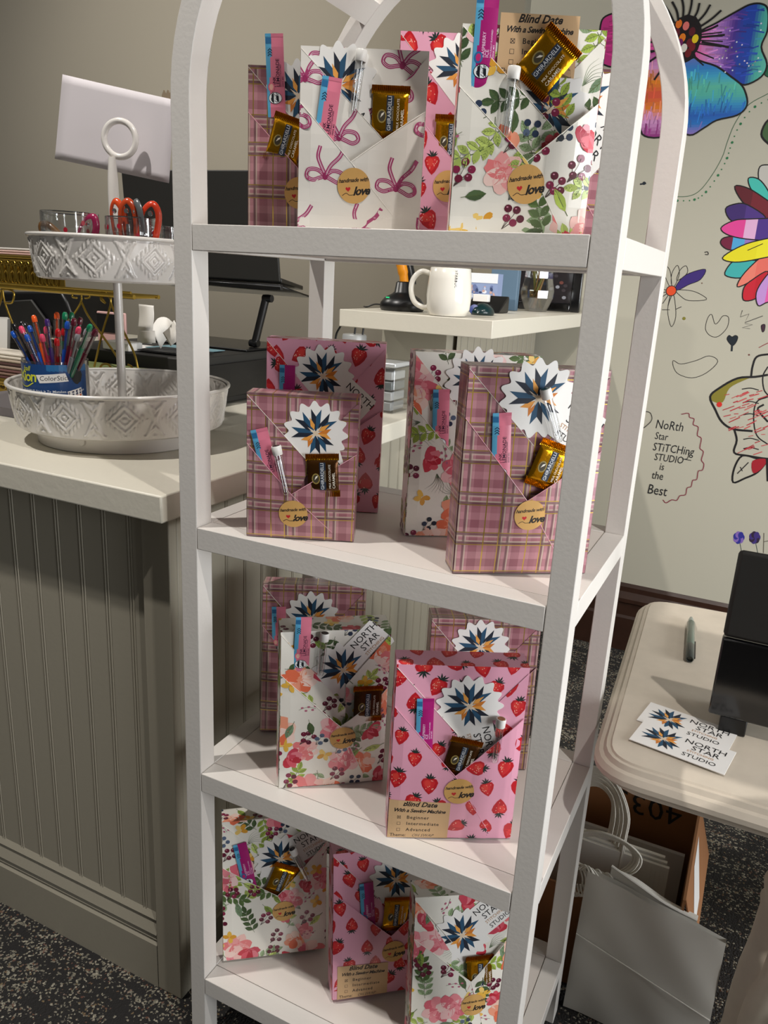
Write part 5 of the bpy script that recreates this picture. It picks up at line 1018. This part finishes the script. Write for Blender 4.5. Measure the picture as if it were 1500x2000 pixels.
b = MB(); b.box(.80, .84, MY+.001, MY+.09, DZ+.0006, zb+.002); b.box(1.04, 1.08, MY+.001, MY+.09, DZ+.0006, zb+.002); b.build('stand_foot', BLACK, t, bevel=.002)
# ---------------------------------------------------------------- carton and paper bags under the table
t = thing('cardboard_box', 'open brown cardboard box marked with digits under the side table', 'box'); X0, X1, Y0, Y1, H = .40, .805, .47, .80, .305
for nm, a in (('side_panel', (X1-.005, X1, Y0, Y1)), ('side_panel', (X0, X0+.005, Y0, Y1)), ('back_panel', (X0+.005, X1-.005, Y1-.005, Y1)), ('front_panel', (X0+.005, X1-.005, Y0, Y0+.005))):
    b = MB(); b.box(a[0], a[1], a[2], a[3], .001, H if nm != 'front_panel' else .24); pb = b.build(nm, CARD, t)
    if nm == 'side_panel' and a[0] > .7:
        b = MB(); b.prism([(X1, .475, H), (X1+.034, .475, H-.115), (X1+.034, .79, H-.115), (X1, .79, H)], (-.002, 0, -.003)); fl = b.build('box_flap', CARD, t)
        g = lambda y, k: (X1+.034*k+.0004, y, H-.115*k+.0006); b = MB(); b.poly([g(.49, .75), g(.60, .15), g(.70, .12), g(.60, .75)], '#d5d3d0'); b.build('shipping_label', PRINTM, fl, smooth=0)
    if nm == 'back_panel':
        b = MB(); L_ = []; cx_ = at_y(1262, 1575, Y1).x; cz_ = at_y(1262, 1548, Y1).z-.038; put(L_, text('4033', .075, -.1, 0, 'CENTER', 1.05), '#100c0a', 0, 0, 1, PI); print2d(b, L_, lambda x, y, l: (cx_+x, Y1-.0058-l, cz_+y+.03), .0001); b.build('handwritten_digits', PRINTM, pb, smooth=0)
b = MB(); b.box(X0+.005, X1-.005, Y0+.005, Y1-.005, .001, .006); b.build('bottom_panel', CARD, t)
BAGM = mat('white_kraft_paper', '#d8d5cd', .7, bump=.25, bscale=14)
def bag(label, x0, x1, y0, y1, z0, z1, tilt=0, group='white paper bags beside the shelf', n=1):
    t = thing('paper_bag', label, 'paper bag', (x0, y0, z0), group=group); t.rotation_euler = (0, math.radians(tilt), 0); w_, h_ = x1-x0, z1-z0; b = MB(); nx, nz = 12, 14
    for yy, sg in ((0, -1), (y1-y0, 1)):
        vs = []
        for j in range(nz+1):
            for i in range(nx+1): u, v = i/nx, j/nz; vs.append((w_*u, yy-sg*.25*(y1-y0)*v*v+sg*.002*math.sin(7*u+5*v), h_*v))
        b.mesh(vs, [(j*(nx+1)+i, j*(nx+1)+i+1, (j+1)*(nx+1)+i+1, (j+1)*(nx+1)+i) for j in range(nz) for i in range(nx)])
    for xx in (0, w_):
        d_ = y1-y0; P = [(xx, 0, 0), (xx, d_, 0), (xx, d_*.75, h_), (xx, d_*.25, h_)]; b.mesh([(xx, 0, 0), (xx, d_, 0), (xx, d_*.75, h_), (xx, d_*.25, h_)], [(0, 1, 2, 3)])
    b.build('bag_body', BAGM, t, smooth=30); b = MB(); b.tube([(0, -.0012, h_*.30), (w_, -.0012, h_*.33)], .0009, 5); b.build('fold_line', BAGM, t); return t
# large flat bag leaning beside the shelf
zT = at_y(1418, 1842, .42).z; zL = at_y(1180, 1720, .42).z
t = thing('paper_bag', 'large flat white paper bag leaning right of the arched shelf', 'paper bag', (0, 0, 0), group='white paper bags beside the shelf')
A_, B_, C_, D_ = Vector((.618, .412, .002)), Vector((.885, .412, .002)), at_y(1418, 1842, .445), at_y(1148, 1700, .445)
b = MB(); nx, nz = 14, 16; vs = []
for k, off in enumerate((Vector((0, 0, 0)), Vector((0, .012, 0)))):
    vs = [(A_*(1-i/nx)+B_*(i/nx))*(1-j/nz)+(D_*(1-i/nx)+C_*(i/nx))*(j/nz)+off+Vector((0, .0015*math.sin(i*.9+j*.7), 0)) for j in range(nz+1) for i in range(nx+1)]
    b.mesh(vs, [(j*(nx+1)+i, j*(nx+1)+i+1, (j+1)*(nx+1)+i+1, (j+1)*(nx+1)+i) for j in range(nz) for i in range(nx)])
b.mesh([B_, C_, C_+Vector((0, .012, 0)), B_+Vector((0, .012, 0))], [(0, 1, 2, 3)]); b.build('bag_body', BAGM, t, smooth=40)
b = MB(); b.tube([A_*.45+D_*.55-Vector((0, .002, 0)), B_*.62+C_*.38-Vector((0, .002, 0))], .0012, 5); b.build('fold_line', BAGM, t)
# stack of folded bags behind it, rolled edges showing
for k in range(5):
    y = .434+.006*k; P = [at_y(x, yy, y+.03) for x, yy in ((1195, 1690+k*3), (1240, 1722), (1300, 1764), (1362, 1796))]; P = [Vector((p.x, y+.028, p.z+.002*k)) for p in P]; b = MB()
    top = smooth_path(P, 5); n = len(top); vs = [Vector((p.x, p.y, .004)) for p in top]+top; b.mesh(vs, [(i, i+1, n+i+1, n+i) for i in range(n-1)]); b.tube(top, .0026, 6)
    tag(b.build('folded_bag', BAGM), ['front', 'second', 'third', 'fourth', 'last'][k]+' folded cream paper bag in the row behind the large flat bag', 'paper bag', 'row of folded paper bags under the table')
# bags inside the carton
for k in range(3):
    b = MB(); y = .60+.010*k; x1_ = .765-.006*k; b.box(.44, x1_, y, y+.008, .012, .262+.004*k)
    for q in range(3): b.box(x1_-.035+.009*q, x1_-.034+.009*q, y-.0008, y, .02, .255)
    tag(b.build('folded_bag', BAGM, bevel=.001), 'flat white paper bag standing inside the cardboard box, '+('front one', 'middle one', 'back one')[k], 'paper bag', 'paper bags inside the cardboard box')
b = MB(); b.box(.43, .79, .74, .75, .012, .20, '#cfcdca'); tag(b.build('paper_pad', PRINTM, smooth=0), 'pale paper pad standing at the back of the cardboard box', 'paper')
CORD = mat('twisted_paper_cord', '#dedacf', .7, bump=.6, bscale=300)
def handles(label, pts_fn, n, seed, r=.0019):
    t = thing('handle_bundle', label, 'bag handles', group='bundles of twisted paper bag handles'); rnd = random.Random(seed)
    for k in range(n):
        b = MB(); b.tube(smooth_path(pts_fn(k/n, rnd), 6), r, 6); b.build('cord_handle', CORD, t)
    return t
def hb1(f, rnd):
    Y = .60+.03*f; o = rnd.uniform(-3, 3); s_ = 12*f
    return [at_y(x+o, y+s_*.5, Y) for x, y in ((1110, 1510+30*f), (1165, 1498+32*f), (1205-s_, 1530+25*f), (1228-35*f, 1590), (1222-40*f, 1640), (1210-42*f, 1700-20*f))]
def hb2(f, rnd):
    Y = .52+.02*f; o = rnd.uniform(-2, 2)
    return [at_y(x+o, y+o, Y) for x, y in ((1100, 1630+12*f), (1160, 1622+12*f), (1215, 1640+8*f), (1250-14*f, 1672), (1240-16*f, 1700-6*f), (1200, 1715-8*f), (1172, 1722))]
def hb3(f, rnd):
    Y = .455; x0 = 1120+70*f; o = rnd.uniform(-4, 4); return [at_y(x, y, Y-.01*math.sin(f*6)) for x, y in ((x0-8, 1690+28*f), (x0+6+o, 1684+26*f), (x0+18, 1715+18*f), (x0+12+o, 1745+o), (x0-10, 1748), (x0-16, 1725+6*f))]
handles('large arched bundle of white paper cord handles in the box', hb1, 26, 1); handles('lower loop of white paper cord handles beside the large bag', hb2, 12, 2); handles('short curled cord handles at the top of the large flat bag', hb3, 12, 3)
